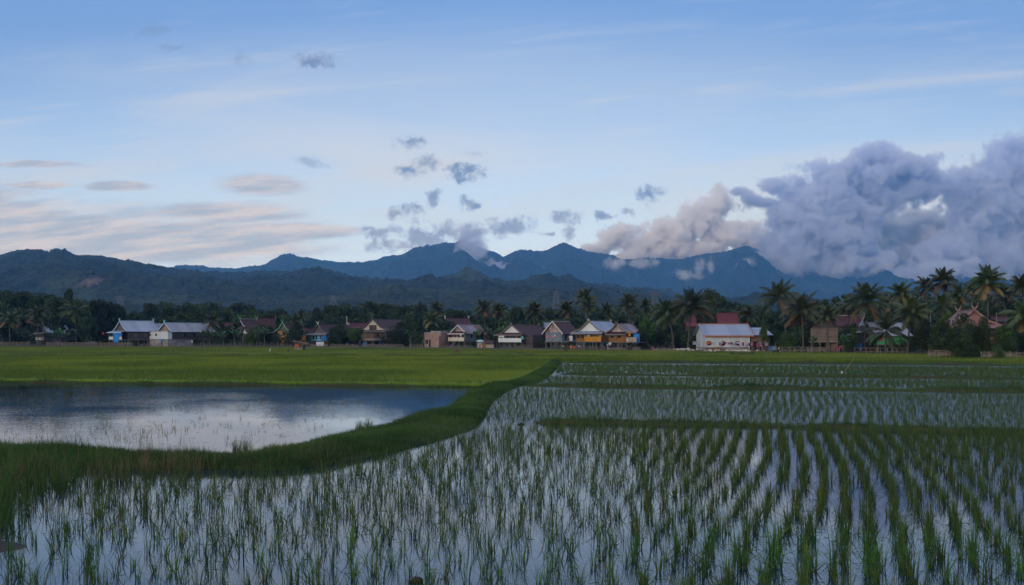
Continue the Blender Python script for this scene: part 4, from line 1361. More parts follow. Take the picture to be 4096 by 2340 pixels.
class House:
    """stilt house. Local origin under the corner shared by the gable wall and the long wall.
    side=+1: long wall runs away to the right of the gable, -1: to the left."""

    def __init__(s, name, label, xc, gpx, spx, base, floor, eave, apex, th=40, side=1, L=None, W=None, cat='house', group=None, D=None, zoff=0.0):
        s.D = D or dist(base)
        k = s.D / F
        s.k = k
        s.side = side
        t = R(th)
        s.W = W or gpx * k / max(0.3, math.cos(t))
        s.L = L or spx * k / max(0.25, math.sin(t))
        p = ((xc - CX) * k, s.D, 0.09)
        s.z = lambda py: H - (py - HZ) * k - 0.09
        s.zf, s.ze, s.za = s.z(floor), s.z(eave), s.z(apex)
        s.root = thing(name, label, cat, p, -t * side, group)

    def X(s, x): return x * -s.side       # local x: 0 at the shared corner, grows along the gable

    def bx(s, mb, x0, x1, y0, y1, z0, z1, mi=0):
        a, b = sorted((s.X(x0), s.X(x1)))
        return mb.box(a, b, y0, y1, z0, z1, mi)

    def part(s, name, mat, mb, parent=None, smooth=False):
        return mb.build(name, mat, parent or s.root, smooth)

    def walls(s, mat, z0=None, z1=None, x0=0, x1=None, y0=0, y1=None, name='wall'):
        mb = MB()
        s.bx(mb, x0, s.W if x1 is None else x1, y0, s.L if y1 is None else y1, s.zf if z0 is None else z0, s.ze if z1 is None else z1)
        return s.part(name, mat, mb)

    def posts(s, nx, ny, mat='post_wood', w=0.17, z1=None, x0=0.1, x1=None, y0=0.1, y1=None):
        x1 = s.W - 0.1 if x1 is None else x1; y1 = s.L - 0.1 if y1 is None else y1
        for i in range(nx):
            for j in range(ny):
                if 0 < i < nx - 1 and 0 < j < ny - 1 and (i + j) % 2: continue
                x = x0 + (x1 - x0) * i / max(1, nx - 1); y = y0 + (y1 - y0) * j / max(1, ny - 1)
                mb = MB().bar((s.X(x), y, -0.1), (s.X(x) + random.uniform(-.04, .04), y, s.zf if z1 is None else z1), w)
                s.part('post', mat, mb)
        return s

    def deck(s, mat='post_wood', over=0.15):
        mb = MB(); s.bx(mb, -over, s.W + over, -over, s.L + over, s.zf - 0.16, s.zf - 0.003)
        s.part('deck', mat, mb); return s

    def roof(s, mat, over=0.55, gover=0.5, kink=0.0, flare=0.0, barge=None, horns=None, gable=None, gable_mat='wood_brown', skirt=None, skirt_mat=None, drop=0.25, porch=0.0):
        """gable roof with optional broken slope; skirt: lean-to in front of the gable; porch: roof reaches this far in front"""
        W, za, ze = s.W, s.za, s.ze
        y0, y1 = -gover - porch, s.L + gover
        h = za - ze
        sl = h / (W / 2)
        xm = W / 2
        if kink:
            prof = [(xm, za), (xm * (1 - 0.62), za - h * (0.62 + kink)), (-over, ze - drop * 0.4)]
        else:
            prof = [(xm, za), (-over, ze - over * sl * 0.6 - drop * 0.1)]
        mb = MB()
        T = 0.07
        for sgn in (0, 1):
            pts = [((x if not sgn else W - x), z) for x, z in prof]
            n = len(pts)
            P3 = [(s.X(x), z + T) for x, z in pts] + [(s.X(x), z) for x, z in reversed(pts)]
            mb.prism_y(P3, y0, y1)
        r = s.part('roof', mat, mb)
        rc = MB(); rc.box(s.X(xm) - 0.14, s.X(xm) + 0.14, y0 - 0.02, y1 + 0.02, za + T - 0.02, za + T + 0.07)
        s.part('ridge_cap', barge or mat, rc, r)
        # gable triangle
        for yy, nm in ((0.02, 'gable'), (s.L - 0.12, 'gable')):
            g = MB()
            gp = [(s.X(xm), za - 0.05)] + [(s.X(x), z - 0.03) for x, z in prof[1:-1]] + [(s.X(0), ze), (s.X(W), ze)] + [(s.X(W - x), z - 0.03) for x, z in reversed(prof[1:-1])]
            g.prism_y(gp, yy - (0.05 if yy < 1 else 0), yy + 0.1)
            s.part(nm, gable_mat, g)
        if barge:
            for sgn in (0, 1):
                b = MB()
                pts = [(s.X(x if not sgn else W - x), z + 0.03) for x, z in prof]
                for a_, b_ in zip(pts[:-1], pts[1:]):
                    b.bar((a_[0], y0 - 0.04, a_[1]), (b_[0], y0 - 0.04, b_[1]), 0.06, 0.22)
                s.part('bargeboard', barge, b, r)
        if horns:
            hm, hs = horns
            for yy in (y0 - 0.03, y1 + 0.03):
                b = MB()
                for sg in (-1, 1):
                    b.bar((s.X(xm) - sg * 0.25 * hs, yy, za - 0.25 * hs), (s.X(xm) + sg * 0.28 * hs, yy, za + 0.45 * hs), 0.08, 0.16)
                    b.bar((s.X(xm) + sg * 0.28 * hs, yy, za + 0.45 * hs), (s.X(xm) + sg * 0.36 * hs, yy, za + 0.85 * hs), 0.06, 0.10)
                s.part('ridge_horn', hm, b, r)
        if skirt:
            d, xl, xr = skirt          # depth, extra left, extra right (m beyond the walls)
            g = MB()
            g.hexa([(s.X(-xr), -d, ze - 0.32), (s.X(W + xl), -d, ze - 0.32), (s.X(W + xl * 0.5), 0.05, ze + 0.22), (s.X(-xr * 0.5), 0.05, ze + 0.22),
                    (s.X(-xr), -d, ze - 0.25), (s.X(W + xl), -d, ze - 0.25), (s.X(W + xl * 0.5), 0.05, ze + 0.29), (s.X(-xr * 0.5), 0.05, ze + 0.29)])
            pr = s.part('porch_roof', skirt_mat or mat, g)
            f = MB(); a, b = sorted((s.X(-xr), s.X(W + xl))); f.box(a, b, -d - 0.05, -d, ze - 0.42, ze - 0.22)
            s.part('fascia', barge or 'trim_wood', f, pr)
        return s

    def window(s, u0, u1, z0, z1, face='gable', frame='trim_wood', pane='dark_inside', kind='window'):
        """u in metres: along the gable from the shared corner, or along the long wall"""
        mb, pn = MB(), MB()
        t = 0.07
        if face == 'gable':
            s.bx(mb, u0, u1, -0.05, 0.0, z0, z1); s.bx(pn, u0 + t, u1 - t, -0.07, -0.05, z0 + t, z1 - t)
        elif face == 'low':
            s.bx(mb, u0, u1, s.yb - 0.05, s.yb, z0, z1); s.bx(pn, u0 + t, u1 - t, s.yb - 0.07, s.yb - 0.05, z0 + t, z1 - t)
        else:
            a = s.X(0); o = s.side
            mb.box(*sorted((a, a + 0.05 * o)), u0, u1, z0, z1); pn.box(*sorted((a + 0.05 * o, a + 0.07 * o)), u0 + t, u1 - t, z0 + t, z1 - t)
        w_ = s.part(kind, frame, mb)
        s.part('pane' if kind == 'window' else 'opening', pane, pn, w_)
        return s

    def slab(s, name, mat, x0, x1, y, z0, z1, t=0.06):
        mb = MB(); s.bx(mb, x0, x1, y - t, y, z0, z1); return s.part(name, mat, mb)

    def stairs(s, x, y, run=1.6, w=0.8):
        mb = MB(); n = 7
        for sx in (0, w):
            mb.bar((s.X(x + sx), y, s.zf), (s.X(x + sx) - 0.0, y - run, 0), 0.06, 0.14)
        for i in range(n):
            t = (i + 0.5) / n
            a, b = sorted((s.X(x), s.X(x + w)))
            mb.box(a, b, y - run * t - 0.1, y - run * t + 0.1, s.zf * (1 - t) - 0.02, s.zf * (1 - t) + 0.03)
        s.part('stairs', 'post_wood', mb); return s

    def porch(s, depth, rail_mat, rail_h=0.85, posts=4, solid=True, x0=0, x1=None, slats=None):
        """open veranda in front of the gable wall"""
        x1 = s.W if x1 is None else x1
        mb = MB(); s.bx(mb, x0 - 0.1, x1 + 0.1, -depth, -0.16, s.zf - 0.16, s.zf - 0.01); s.part('veranda_floor', 'post_wood', mb)
        if solid:
            s.slab('railing', rail_mat, x0, x1, -depth + 0.08, s.zf, s.zf + rail_h)
        else:
            mb = MB(); n = int((x1 - x0) / 0.22)
            for i in range(n + 1):
                x = x0 + (x1 - x0) * i / n
                s.bx(mb, x - 0.04, x + 0.04, -depth, -depth + 0.05, s.zf + 0.0, s.zf + rail_h)
            s.bx(mb, x0, x1, -depth - 0.03, -depth - 0.003, s.zf + rail_h - 0.08, s.zf + rail_h)
            s.part('railing', rail_mat, mb)
        for i in range(posts):
            x = x0 + 0.05 + (x1 - x0 - 0.1) * i / max(1, posts - 1)
            mb = MB().bar((s.X(x), -depth + 0.12, -0.1), (s.X(x), -depth + 0.12, s.ze - 0.2), 0.13)
            s.part('post', 'post_wood', mb)
        return s

    def tarp(s, x0, x1, y, z0, z1, mat='tarp_blue'):
        mb = MB(); n = 8
        pts = []
        for i in range(n + 1):
            x = x0 + (x1 - x0) * i / n
            zb = z0 + 0.25 * math.sin(i * 1.9) * (z1 - z0) * 0.4
            pts.append((s.X(x), y - 0.05 * math.sin(i * 2.3), z1, zb))
        for a, b in zip(pts[:-1], pts[1:]):
            mb.hexa([(a[0], a[1] - .02, a[3]), (b[0], b[1] - .02, b[3]), (b[0], b[1] + .02, b[3]), (a[0], a[1] + .02, a[3]),
                     (a[0], a[1] - .02, a[2]), (b[0], b[1] - .02, b[2]), (b[0], b[1] + .02, b[2]), (a[0], a[1] + .02, a[2])])
        o = s.part('tarpaulin', mat, mb); return s


GV = None
# leftmost stilt house
h = House('stilt_house', 'grey stilt house with slatted porch behind banana plants, farthest left', 192, 53, 78, 1381, 1359, 1331, 1291, 42)
h.posts(3, 4).deck(); h.walls('wood_grey')
h.roof('roof_zinc', kink=0.06, gable_mat='wood_grey', barge='trim_wood', horns=('trim_white', 1.0), skirt=(1.6, 1.9, 0.3), skirt_mat='roof_zinc_old')
h.porch(1.4, 'wood_cream', 0.8, 3, False)
h.slab('panel', 'trim_white', 0, h.W, -1.35, h.zf - 0.05, h.zf + 0.35)
for i in range(3): h.window(0.6 + i * 1.6, 1.5 + i * 1.6, h.zf + 0.6, h.ze - 0.3)
for i in range(2): h.window(1.5 + i * 3, 2.4 + i * 3, h.zf + 0.7, h.ze - 0.5, 'side')

# zinc roofed house with blue tarpaulin
h = House('stilt_house', 'stilt house with zinc roof and bright blue tarpaulin hung over its porch', 512, 88, 90, 1387, 1358, 1325, 1283, 46)
h.posts(4, 4).deck(); h.walls('wood_dark')
h.roof('roof_zinc', kink=0.06, gable_mat='wood_grey', barge='trim_sky', horns=('trim_white', 0.9), skirt=(1.9, 0.8, 0.2), skirt_mat='roof_zinc_old')
h.porch(1.7, 'trim_white', 0.75, 5)
h.tarp(h.W * 0.18, h.W * 0.63, -1.75, h.zf - 0.6, h.ze - 0.35)
h.tarp(0.0, h.W * 0.20, -1.72, h.zf + 0.8, h.ze - 0.3)
h.window(h.W * 0.8, h.W * 0.8 + 0.8, h.zf, h.zf + 1.9, kind='door', frame='trim_orange')
for i in range(3): h.window(1.6 + i * 2.6, 2.4 + i * 2.6, h.zf + 0.7, h.ze - 0.6, 'side', frame='wood_brown', pane='wood_grey')

# long low zinc roof joining the two
h = House('shed', 'low zinc roofed shed tucked between the blue tarpaulin house and the white tin house', 640, 70, 30, 1384, 1345, 1325, 1293, 10, L=5, D=285)
h.walls('wood_dark', z0=0); h.roof('roof_zinc_old', gable_mat='wood_dark')

# white tin and dark wood house
h = House('stilt_house', 'big house with whitish tin front, red-brown gable and long dark wooden side wall', 688, 66, 118, 1387, 1356, 1323, 1291, 38)
h.walls('wood_dark')
h.walls('concrete', z0=-0.05, z1=h.zf - 0.005, y1=h.L * 0.5, name='ground_floor')
h.posts(2, 5, y0=h.L * 0.52); h.deck()
h.roof('roof_zinc_old', over=0.7, gable_mat='tin_rusty', barge='trim_sky', horns=('trim_sky', 0.9))
mb = MB(); h.bx(mb, -0.05, h.W + 2.9, -1.3, -0.01, h.zf + 0.02, h.ze - 0.1); h.part('front_room', 'tin_white', mb)
mb = MB(); h.bx(mb, -0.05, h.W + 2.9, -1.25, -0.03, -0.05, h.zf + 0.01); h.part('ground_floor', 'concrete', mb)
mb = MB(); h.bx(mb, -0.25, h.W + 3.1, -1.6, 0.0, h.ze - 0.09, h.ze + 0.02); h.part('porch_roof', 'tin_rusty', mb)
h.yb = -1.3
for u in (h.W * 0.86, h.W + 2.0): h.window(u, u + 0.9, h.zf + 0.75, h.ze - 0.7, 'low', frame='trim_white')
h.window(h.W * 0.12, h.W * 0.12 + 0.6, h.zf + 0.8, h.ze - 0.6, 'low', frame='trim_white', pane='tin_white')
for u in (0.28, 0.50, 0.93): h.window(h.L * u, h.L * u + 0.7, h.zf + 0.4, h.ze - 0.4, 'side', frame='wood_grey')
h.slab('shutter', 'wood_grey', h.W * 0.42, h.W * 0.55, -1.36, h.zf - 1.7, h.zf - 0.5)
h.tarp(h.W * 0.2, h.W * 0.62, -1.75, h.zf - 0.35, h.zf - 0.08)

# green mosque roof with finial
def mosque():
    D = 420.0; k = D / F
    r = thing('mosque', 'green pyramid-roofed mosque with white finial behind the white tin house', 'mosque', ((673 - CX) * k, D, 0.09), 0.5)
    z = lambda py: H - (py - HZ) * k - 0.09
    w_ = 30 * k
    MB().box(-w_ * .9, w_ * .9, -w_ * .9, w_ * .9, 0, z(1291)).build('wall', 'plaster', r)
    mb = MB(); zt, zb = z(1262), z(1294)
    mb.add([(-w_, -w_, zb), (w_, -w_, zb), (w_, w_, zb), (-w_, w_, zb), (0, 0, zt)], [(0, 1, 4), (1, 2, 4), (2, 3, 4), (3, 0, 4), (3, 2, 1, 0)])
    ro = mb.build('roof', 'roof_green', r)
    mb = MB()
    mb.tube([(0, 0, zt - .2), (0, 0, zt + .2), (0, 0, zt + .35), (0, 0, zt + .6), (0, 0, zt + .75), (0, 0, zt + 1.0), (0, 0, zt + 1.2)], [.1, .1, .35, .3, .08, .2, .03], 8)
    mb.build('finial', 'trim_white', ro, True)


mosque()


def bare_house(name, label, xc, gpx, spx, base, eave, apex, th, roofm, gm, wallm='wood_grey', D=None, side=1, kink=0.05, barge=None, horns=None, L=None, cat='house'):
    """a house of which the photo mostly shows the roof over the trees"""
    h = House(name, label, xc, gpx, spx, base, eave + 25, eave, apex, th, side, L=L, D=D, cat=cat)
    h.zf = 1.2
    h.walls(wallm, z0=0.0)
    h.roof(roofm, kink=kink, gable_mat=gm, barge=barge, horns=horns)
    return h


bare_house('house', 'steep pale grey roof rising behind trees beside the green mosque', 712, 30, 56, 1300, 1281, 1245, 60, 'roof_zinc_old', 'wood_grey', D=400)
bare_house('house', 'small dark red roof to the left of the green mosque roof', 600, 10, 46, 1300, 1290, 1277, 70, 'roof_rust', 'wood_dark', D=380)
bare_house('house', 'tiny white-edged gable glimpsed between dark palms on the left', 246, 22, 16, 1300, 1272, 1260, 35, 'roof_zinc', 'tin_white', D=420, barge='trim_white')
bare_house('house', 'pale gable with crossed green-white horns behind banana plants', 983, 46, 40, 1384, 1310, 1276, 30, 'roof_rust', 'wood_grey', D=300, barge='trim_white', horns=('trim_green', 1.6))
bare_house('house', 'maroon roof left of the crossed-horn gable among bananas', 905, 8, 44, 1384, 1307, 1292, 75, 'roof_maroon', 'wood_grey', D=310)
bare_house('house', 'low house with grey gable and maroon roof in the banana grove', 994, 34, 50, 1384, 1334, 1309, 45, 'roof_maroon', 'tin_white', D=272)
bare_house('house', 'curved dark maroon roof sweeping down behind the banana grove', 1040, 10, 52, 1384, 1318, 1274, 70, 'roof_rust', 'wood_dark', D=290, horns=('trim_wood', 1.0))
h = bare_house('stilt_house', 'house with green-edged gable above an orange wall in the bananas', 1158, 54, 46, 1384, 1325, 1291, 28, 'roof_rust', 'wood_grey', 'wood_amber', D=275, barge='trim_green', horns=('trim_green', 1.1))
bare_house('house', 'dark rusty roofed house just left of the bright blue house', 1180, 8, 66, 1384, 1334, 1312, 70, 'roof_rust', 'wood_dark', D=285)

# blue house
h = House('stilt_house', 'bright blue stilt house with grey shingled gable and long maroon roof', 1306, 66, 80, 1387, 1363, 1335, 1297, 22, L=14)
h.posts(4, 4).deck(); h.walls('paint_blue')
h.roof('roof_rust', kink=0.08, gable_mat='wood_grey', barge='wood_grey', horns=('trim_white', 0.9), skirt=(1.2, 1.3, 0.5), skirt_mat='roof_zinc_old')
for u in (0.30, 0.58, 0.78): h.window(h.W * u, h.W * u + 0.7, h.zf + 0.25, h.ze - 0.4, frame='trim_white')
h.tarp(0.05, h.W * 0.33, -0.3, h.zf + 0.1, h.ze - 0.2)
h.tarp(h.W * 0.05, h.W * 0.55, -0.9, 0.1, h.zf - 0.3, 'tarp_white')
h.stairs(h.W * 0.7, -0.1)

# large weathered wooden house with trident finial
h = House('stilt_house', 'largest weathered wood stilt house with pale gable and trident ridge finial', 1545, 112, 85, 1387, 1359, 1323, 1275, 22, L=17)
h.posts(5, 5, w=0.22).deck(); h.walls('wood_brown')
h.roof('roof_rust', over=1.1, kink=0.10, gable_mat='plaster', barge='wood_grey', skirt=(1.3, 1.4, 0.6), skirt_mat='wood_grey')
b = MB(); xm = h.X(h.W / 2)
for sg in (-1, 0, 1):
    b.bar((xm + sg * .05, -0.6, h.za - .1), (xm + sg * .38, -0.6, h.za + 0.7), 0.07, 0.14)
    b.bar((xm + sg * .38, -0.6, h.za + 0.7), (xm + sg * .16, -0.6, h.za + 1.9 - 0.3 * abs(sg)), 0.06, 0.12)
h.part('finial', 'wood_grey', b)
h.slab('gable_panel', 'wood_dark', h.W * 0.36, h.W * 0.64, -0.08, h.ze + 0.2, h.ze + 1.5)
h.porch(1.2, 'bamboo_mat', 0.25, 3, True, h.W * 0.12, h.W * 0.72)
h.slab('railing', 'wood_grey', h.W * 0.1, h.W * 0.75, -1.28, h.zf - 0.28, h.zf - 0.05)
h.slab('shutter', 'wood_grey', h.W * 0.04, h.W * 0.10, -0.06, h.zf + .5, h.ze - .5)
h.window(h.W * 0.45, h.W * 0.45 + 0.9, h.zf - 2.2, h.zf - 0.4, 'gable', frame='wood_grey', kind='door')
h.slab('barrel_panel', 'tarp_blue', h.W * 0.72, h.W * 0.92, 0.3, 0.1, h.zf - 0.6)

# brick block
h = House('brick_house', 'unfinished flat-topped brick house with narrow windows', 1763, 68, 46, 1391, 1391, 1333, 1333, 28, cat='house')
h.walls('brick', z0=-0.05)
mb = MB(); h.bx(mb, -0.06, h.W + .06, -0.06, h.L + .06, h.ze, h.ze + 0.22); h.part('roof_edge', 'concrete', mb)
mb = MB(); h.bx(mb, 0.5, h.W * .8, 1.2, h.L, h.ze + 0.22, h.ze + 0.55); h.part('roof_edge', 'concrete', mb)
mb = MB(); h.bx(mb, 0.1, h.W * 0.5, -0.6, -0.065, -0.05, h.ze - 0.7); h.part('bay', 'brick', mb)
for u in (h.W * 0.5, h.W * 0.09):
    mb = MB(); h.bx(mb, u - .08, u + .12, -0.66, -0.6, -0.05, h.ze - 0.68); h.part('pilaster', 'concrete', mb)
h.window(h.W * 0.76, h.W * 0.80 + 0.35, 0.7, h.z(1357), frame='concrete'); h.window(h.W * 0.86, h.W * 0.86 + 0.45, 0.7, h.z(1357), frame='concrete')
h.window(h.W * 0.58, h.W * 0.58 + 0.7, 0.0, h.z(1357), frame='concrete', kind='door')

# cream porch house
h = House('stilt_house', 'stilt house with cream veranda and rust-striped zinc roof beside the brick house', 1863, 56, 74, 1391, 1364, 1330, 1301, 42)
h.posts(3, 4).deck(); h.walls('paint_slate')
h.roof('roof_mixed', gable_mat='tin_rusty', barge='trim_white', skirt=(1.5, 0.3, 0.9), skirt_mat='roof_rust', over=0.6)
h.porch(1.5, 'wood_cream', 0.85, 4, True, -0.9, h.W)
for u in (0.1, 0.4, 0.7): h.window(h.W * u, h.W * u + 0.9, h.zf + 0.3, h.ze - 0.5, frame='wood_cream')
for u in (0.25, 0.55, 0.8): h.window(h.L * u, h.L * u + 0.6, h.zf + 0.7, h.ze - 0.5, 'side', frame='wood_grey')
h.stairs(h.W * 0.35, -1.5)

h = bare_house('shed', 'dark rusty lean-to right behind the cream veranda house', 1950, 16, 30, 1391, 1336, 1324, 40, 'roof_rust', 'tin_rusty', 'wood_dark', D=236, cat='shed')
# bamboo hut
h = House('bamboo_hut', 'small hut of woven bamboo panels with low rusty roof', 1972, 62, 10, 1393, 1393, 1366, 1361, 12, L=3, cat='hut')
h.walls('wood_grey', z0=0, z1=h.ze); h.roof('roof_rust', over=0.2, gover=0.3)
h.slab('panel', 'bamboo_mat', -0.4, h.W * 0.42, -0.9, 0.0, h.ze - 0.7, 0.08)
h.slab('door', 'wood_orange', h.W * 0.5, h.W * 0.66, -0.06, 0.0, h.ze - 0.3)
h.slab('panel', 'tin_rusty', h.W * 0.68, h.W, -0.06, 0.0, h.ze - 0.4)

# white porch house
h = House('stilt_house', 'stilt house with grey gable, white and tin veranda and deep maroon roof', 2088, 78, 62, 1393, 1368, 1335, 1299, 36, L=10)
h.posts(4, 4).deck(); h.walls('wood_dark')
h.roof('roof_rust', over=0.7, gable_mat='tin_white', barge='trim_wood', horns=('trim_wood', 0.7), skirt=(1.5, 1.5, 0.8), skirt_mat='roof_rust')
h.porch(1.6, 'tin_white', 0.85, 5, True, -0.9, h.W)
mb = MB(); h.bx(mb, h.W * .72, h.W * 1.02, -1.5, -0.02, h.zf + 0.01, h.ze - 0.35); h.part('side_room', 'trim_white', mb)
h.yb = -1.5; h.window(h.W * 0.78, h.W * 0.78 + 0.9, h.zf + .8, h.ze - 0.7, 'low', frame='trim_white')
for u in (0.05, 0.28, 0.5): h.window(h.W * u, h.W * u + 0.9, h.zf + .2, h.ze - 0.5, frame='wood_cream')
mb = MB(); h.bx(mb, -2.6, -0.02, 0.5, 4.5, 0, h.ze - 0.3); h.part('lean_to', 'wood_dark', mb)

h = House('brick_wall', 'bare brick wall standing between two stilt houses', 2190, 56, 4, 1391, 1391, 1334, 1334, 6, L=0.3, cat='wall', D=250)
h.walls('brick_dark', z0=0)

# slate walled house, maroon roof
h = House('stilt_house', 'slate blue stilt house with rusty streaked gable and plain maroon roof', 2248, 64, 62, 1396, 1366, 1329, 1286, 40)
h.posts(4, 4).deck(); h.walls('paint_slate')
h.roof('roof_rust', over=0.6, gable_mat='tin_rusty', barge='trim_white')
for u in (0.38, 0.78): h.window(h.W * u, h.W * u + 0.9, h.zf + .7, h.ze - 0.6, frame='paint_slate', pane='cloth_pink')
for u in (0.15, 0.5, 0.75): h.window(h.L * u, h.L * u + 0.8, h.zf + .3, h.ze - 0.5, 'side', frame='wood_grey')
h.stairs(h.W * 0.15, -0.2); h.slab('panel', 'trim_white', -2.0, -1.1, 1.0, h.zf + 0.1, h.zf + 1.2)
mb = MB(); h.bx(mb, -1.8, -0.03, -0.3, 2.4, h.zf - 0.15, h.zf); h.part('veranda_floor', 'post_wood', mb)

# orange house
h = House('stilt_house', 'orange boarded stilt house with amber balcony, white gable and grey flared roof', 2413, 104, 66, 1399, 1366, 1329, 1283, 30, L=9.5)
h.posts(5, 4).deck(); h.walls('wood_orange')
h.roof('roof_zinc', over=0.9, kink=0.10, gable_mat='tin_white', barge='trim_wood', horns=('trim_white', 0.5), skirt=(1.0, 0.9, 0.2), skirt_mat='roof_zinc')
h.porch(1.0, 'wood_amber', 0.95, 3, True, 0.0, h.W * 0.62)
for u in (0.36, 0.70, 0.86): h.window(h.W * u, h.W * u + 0.8, h.zf + .6, h.ze - 0.4, frame='wood_orange')
h.slab('shutter', 'wood_cream', h.W * 0.48, h.W * 0.58, -0.12, h.zf + 1.0, h.ze - 0.3)
h.slab('notice_board', 'cloth_cyan', h.W * 0.04, h.W * 0.14, -0.08, h.zf + 0.9, h.zf + 1.4)
h.stairs(h.W * 0.55, -1.0, 2.0)
for o_ in list(h.root.children):
    if o_.name.startswith('wall'): pass

# rust striped house with balcony
h = House('stilt_house', 'brown stilt house with whitewashed rusty gable and half zinc, half rusty roof', 2507, 66, 64, 1401, 1368, 1332, 1294, 38)
h.posts(3, 4).deck(); h.walls('wood_orange')
h.roof('roof_mixed', over=0.7, kink=0.03, gable_mat='tin_rusty', barge='trim_wood', horns=('wood_grey', 0.8), skirt=(0.8, 0.3, 0.3), skirt_mat='roof_rust')
for u in (0.3, 0.7): h.window(h.W * u, h.W * u + 0.9, h.zf + .7, h.ze - 0.4)
mb = MB(); h.bx(mb, -2.2, -0.02, -0.2, 3.0, h.zf - 0.15, h.zf); h.part('balcony_floor', 'post_wood', mb)
h.slab('railing', 'bamboo_mat', -2.3, -0.05, -0.2, h.zf + 0.02, h.zf + 0.9)
h.slab('panel', 'wood_amber', -0.9, -0.4, -0.1, h.zf + 1.1, h.zf + 2.0)
h.tarp(-2.4, -1.1, 0.6, h.zf - 0.2, h.ze - 0.2)
h.stairs(h.W * 0.12, -0.1, 2.0)
h.slab('door', 'dark_inside', -0.85, -0.1, 3.0, h.zf, h.zf + 2)

bare_house('house', 'pale corrugated roof peeping between the orange house and its right neighbour', 2440, 6, 34, 1396, 1312, 1297, 70, 'roof_zinc', 'tin_white', D=240)
bare_house('house', 'blue-grey roof corner seen left of the slate blue house', 2186, 10, 22, 1396, 1310, 1290, 60, 'roof_zinc', 'tin_white', D=270)
bare_house('house', 'wide dark maroon roof with white ridge marks behind the brick house', 1800, 30, 80, 1384, 1300, 1272, 62, 'roof_rust', 'wood_dark', D=300, horns=('trim_white', 1.0))
bare_house('house', 'pinkish maroon roof behind the dense tree by the blue house', 1400, 10, 60, 1384, 1312, 1292, 75, 'roof_maroon', 'wood_dark', D=300)

# white long house: ridge runs across the view
h = House('long_house', 'long low house with white tin wall, orange windows and steel blue roof', 3000, 20, 182, 1405, 1388, 1337, 1296, 86, side=-1, W=7.2)
h.root.rotation_euler = (0, 0, R(90 + 2))
# local y now runs to the left along the picture; local x away from the viewer
h.L = 180 * h.k
h.walls('concrete', z0=-0.05, z1=h.zf); h.walls('tin_white', z0=h.zf + 0.003)
h.roof('roof_zinc', over=0.75, gover=0.55, gable_mat='tin_white', barge='trim_orange')
mb = MB(); mb.box(-0.78, -0.74, -0.55, h.L + 0.55, h.ze - 0.42, h.ze - 0.24); h.part('fascia', 'trim_orange', mb)
k = h.k
for u0 in (36, 94, 152):
    mb, pn = MB(), MB()
    y0_ = (3000 - (2820 + 180 - u0 - 12)) * k
    mb.box(-0.06, 0.0, y0_ - 0.25, y0_ + 0.40, h.z(1382), h.z(1364)); pn.box(-0.08, -0.06, y0_ - 0.16, y0_ + 0.31, h.z(1381), h.z(1366))
    w_ = h.part('window', 'trim_orange', mb); h.part('pane', 'dark_inside', pn, w_)
mb = MB(); mb.box(-0.05, -0.005, h.L * 0.6, h.L, 0.0, h.zf - 0.1); h.part('plinth', 'brick_dark', mb)
# annex
h = House('brick_annex', 'brown brick annex with dark doorway at the right end of the white house', 3078, 72, 6, 1405, 1405, 1338, 1338, 2, L=6, cat='annex')
h.walls('brick_dark', z0=0)
mb = MB(); hh = h
mb.hexa([(h.X(-0.5), -0.7, h.ze - .15), (h.X(h.W - .1), -0.7, h.ze - .15), (h.X(h.W - .1), 5, h.z(1310)), (h.X(-0.2), 5, h.z(1310)),
         (h.X(-0.5), -0.7, h.ze - .07), (h.X(h.W - .1), -0.7, h.ze - .07), (h.X(h.W - .1), 5, h.z(1309)), (h.X(-0.2), 5, h.z(1309))])
h.part('roof', 'roof_zinc', mb)
h.window(h.W * 0.66, h.W * 0.66 + 0.85, 0.0, h.z(1364), kind='door', frame='wood_brown'); h.window(h.W * 0.36, h.W * 0.36 + 0.4, 0.9, h.z(1366), frame='wood_brown')
h.slab('panel', 'denim', -0.9, h.W * 0.14, -0.8, 0.05, h.z(1384))

# red tiled house
bare_house('house', 'house with bright red tiled roof behind the long white house', 2880, 10, 74, 1400, 1300, 1252, 75, 'roof_tile_red', 'wood_dark', 'wood_dark', D=230)
h = bare_house('house', 'red tiled roof end half hidden behind the two tall palms', 2752, 8, 30, 1400, 1305, 1262, 75, 'roof_tile_red', 'wood_dark', 'wood_dark', D=235)
bare_house('house', 'dim maroon roof among trees right of the red tiled roof', 2930, 20, 60, 1400, 1304, 1282, 62, 'roof_rust', 'wood_dark', D=260)

# right side
h = House('stilt_house', 'dim brown wooden stilt house among palms right of the white house', 3352, 100, 50, 1409, 1366, 1312, 1262, 18, L=9)
h.posts(4, 3).deck(); h.walls('wood_brown')
h.roof('roof_rust', over=0.8, kink=0.04, gable_mat='wood_dark')
h.window(h.W * 0.34, h.W * 0.34 + 0.5, h.zf + 0.9, h.ze - 0.7); h.slab('railing', 'bamboo', h.W * 0.1, h.W * 0.95, -0.2, h.zf - 0.1, h.zf + 0.05)
h.walls('brick_dark', z0=0, z1=h.zf - .2, x0=0.2, x1=h.W * 0.45, y0=1.0, y1=3, name='ground_room')
bare_house('house', 'maroon roofed house with white and blue gable end behind tall palm', 3432, 40, 90, 1409, 1302, 1262, 40, 'roof_maroon', 'trim_sky', D=190, side=-1, horns=('trim_white', 0.8), barge='trim_white')
h = House('shed', 'weathered grey shack between the brown house and the green house', 3500, 90, 20, 1410, 1374, 1340, 1326, 10, L=5, cat='shed')
h.walls('wood_dark', z0=0.0); h.roof('roof_zinc_old', gable_mat='wood_dark'); h.slab('panel', 'tarp_blue', h.W * 0.55, h.W * 0.95, -0.1, 0.3, h.zf)
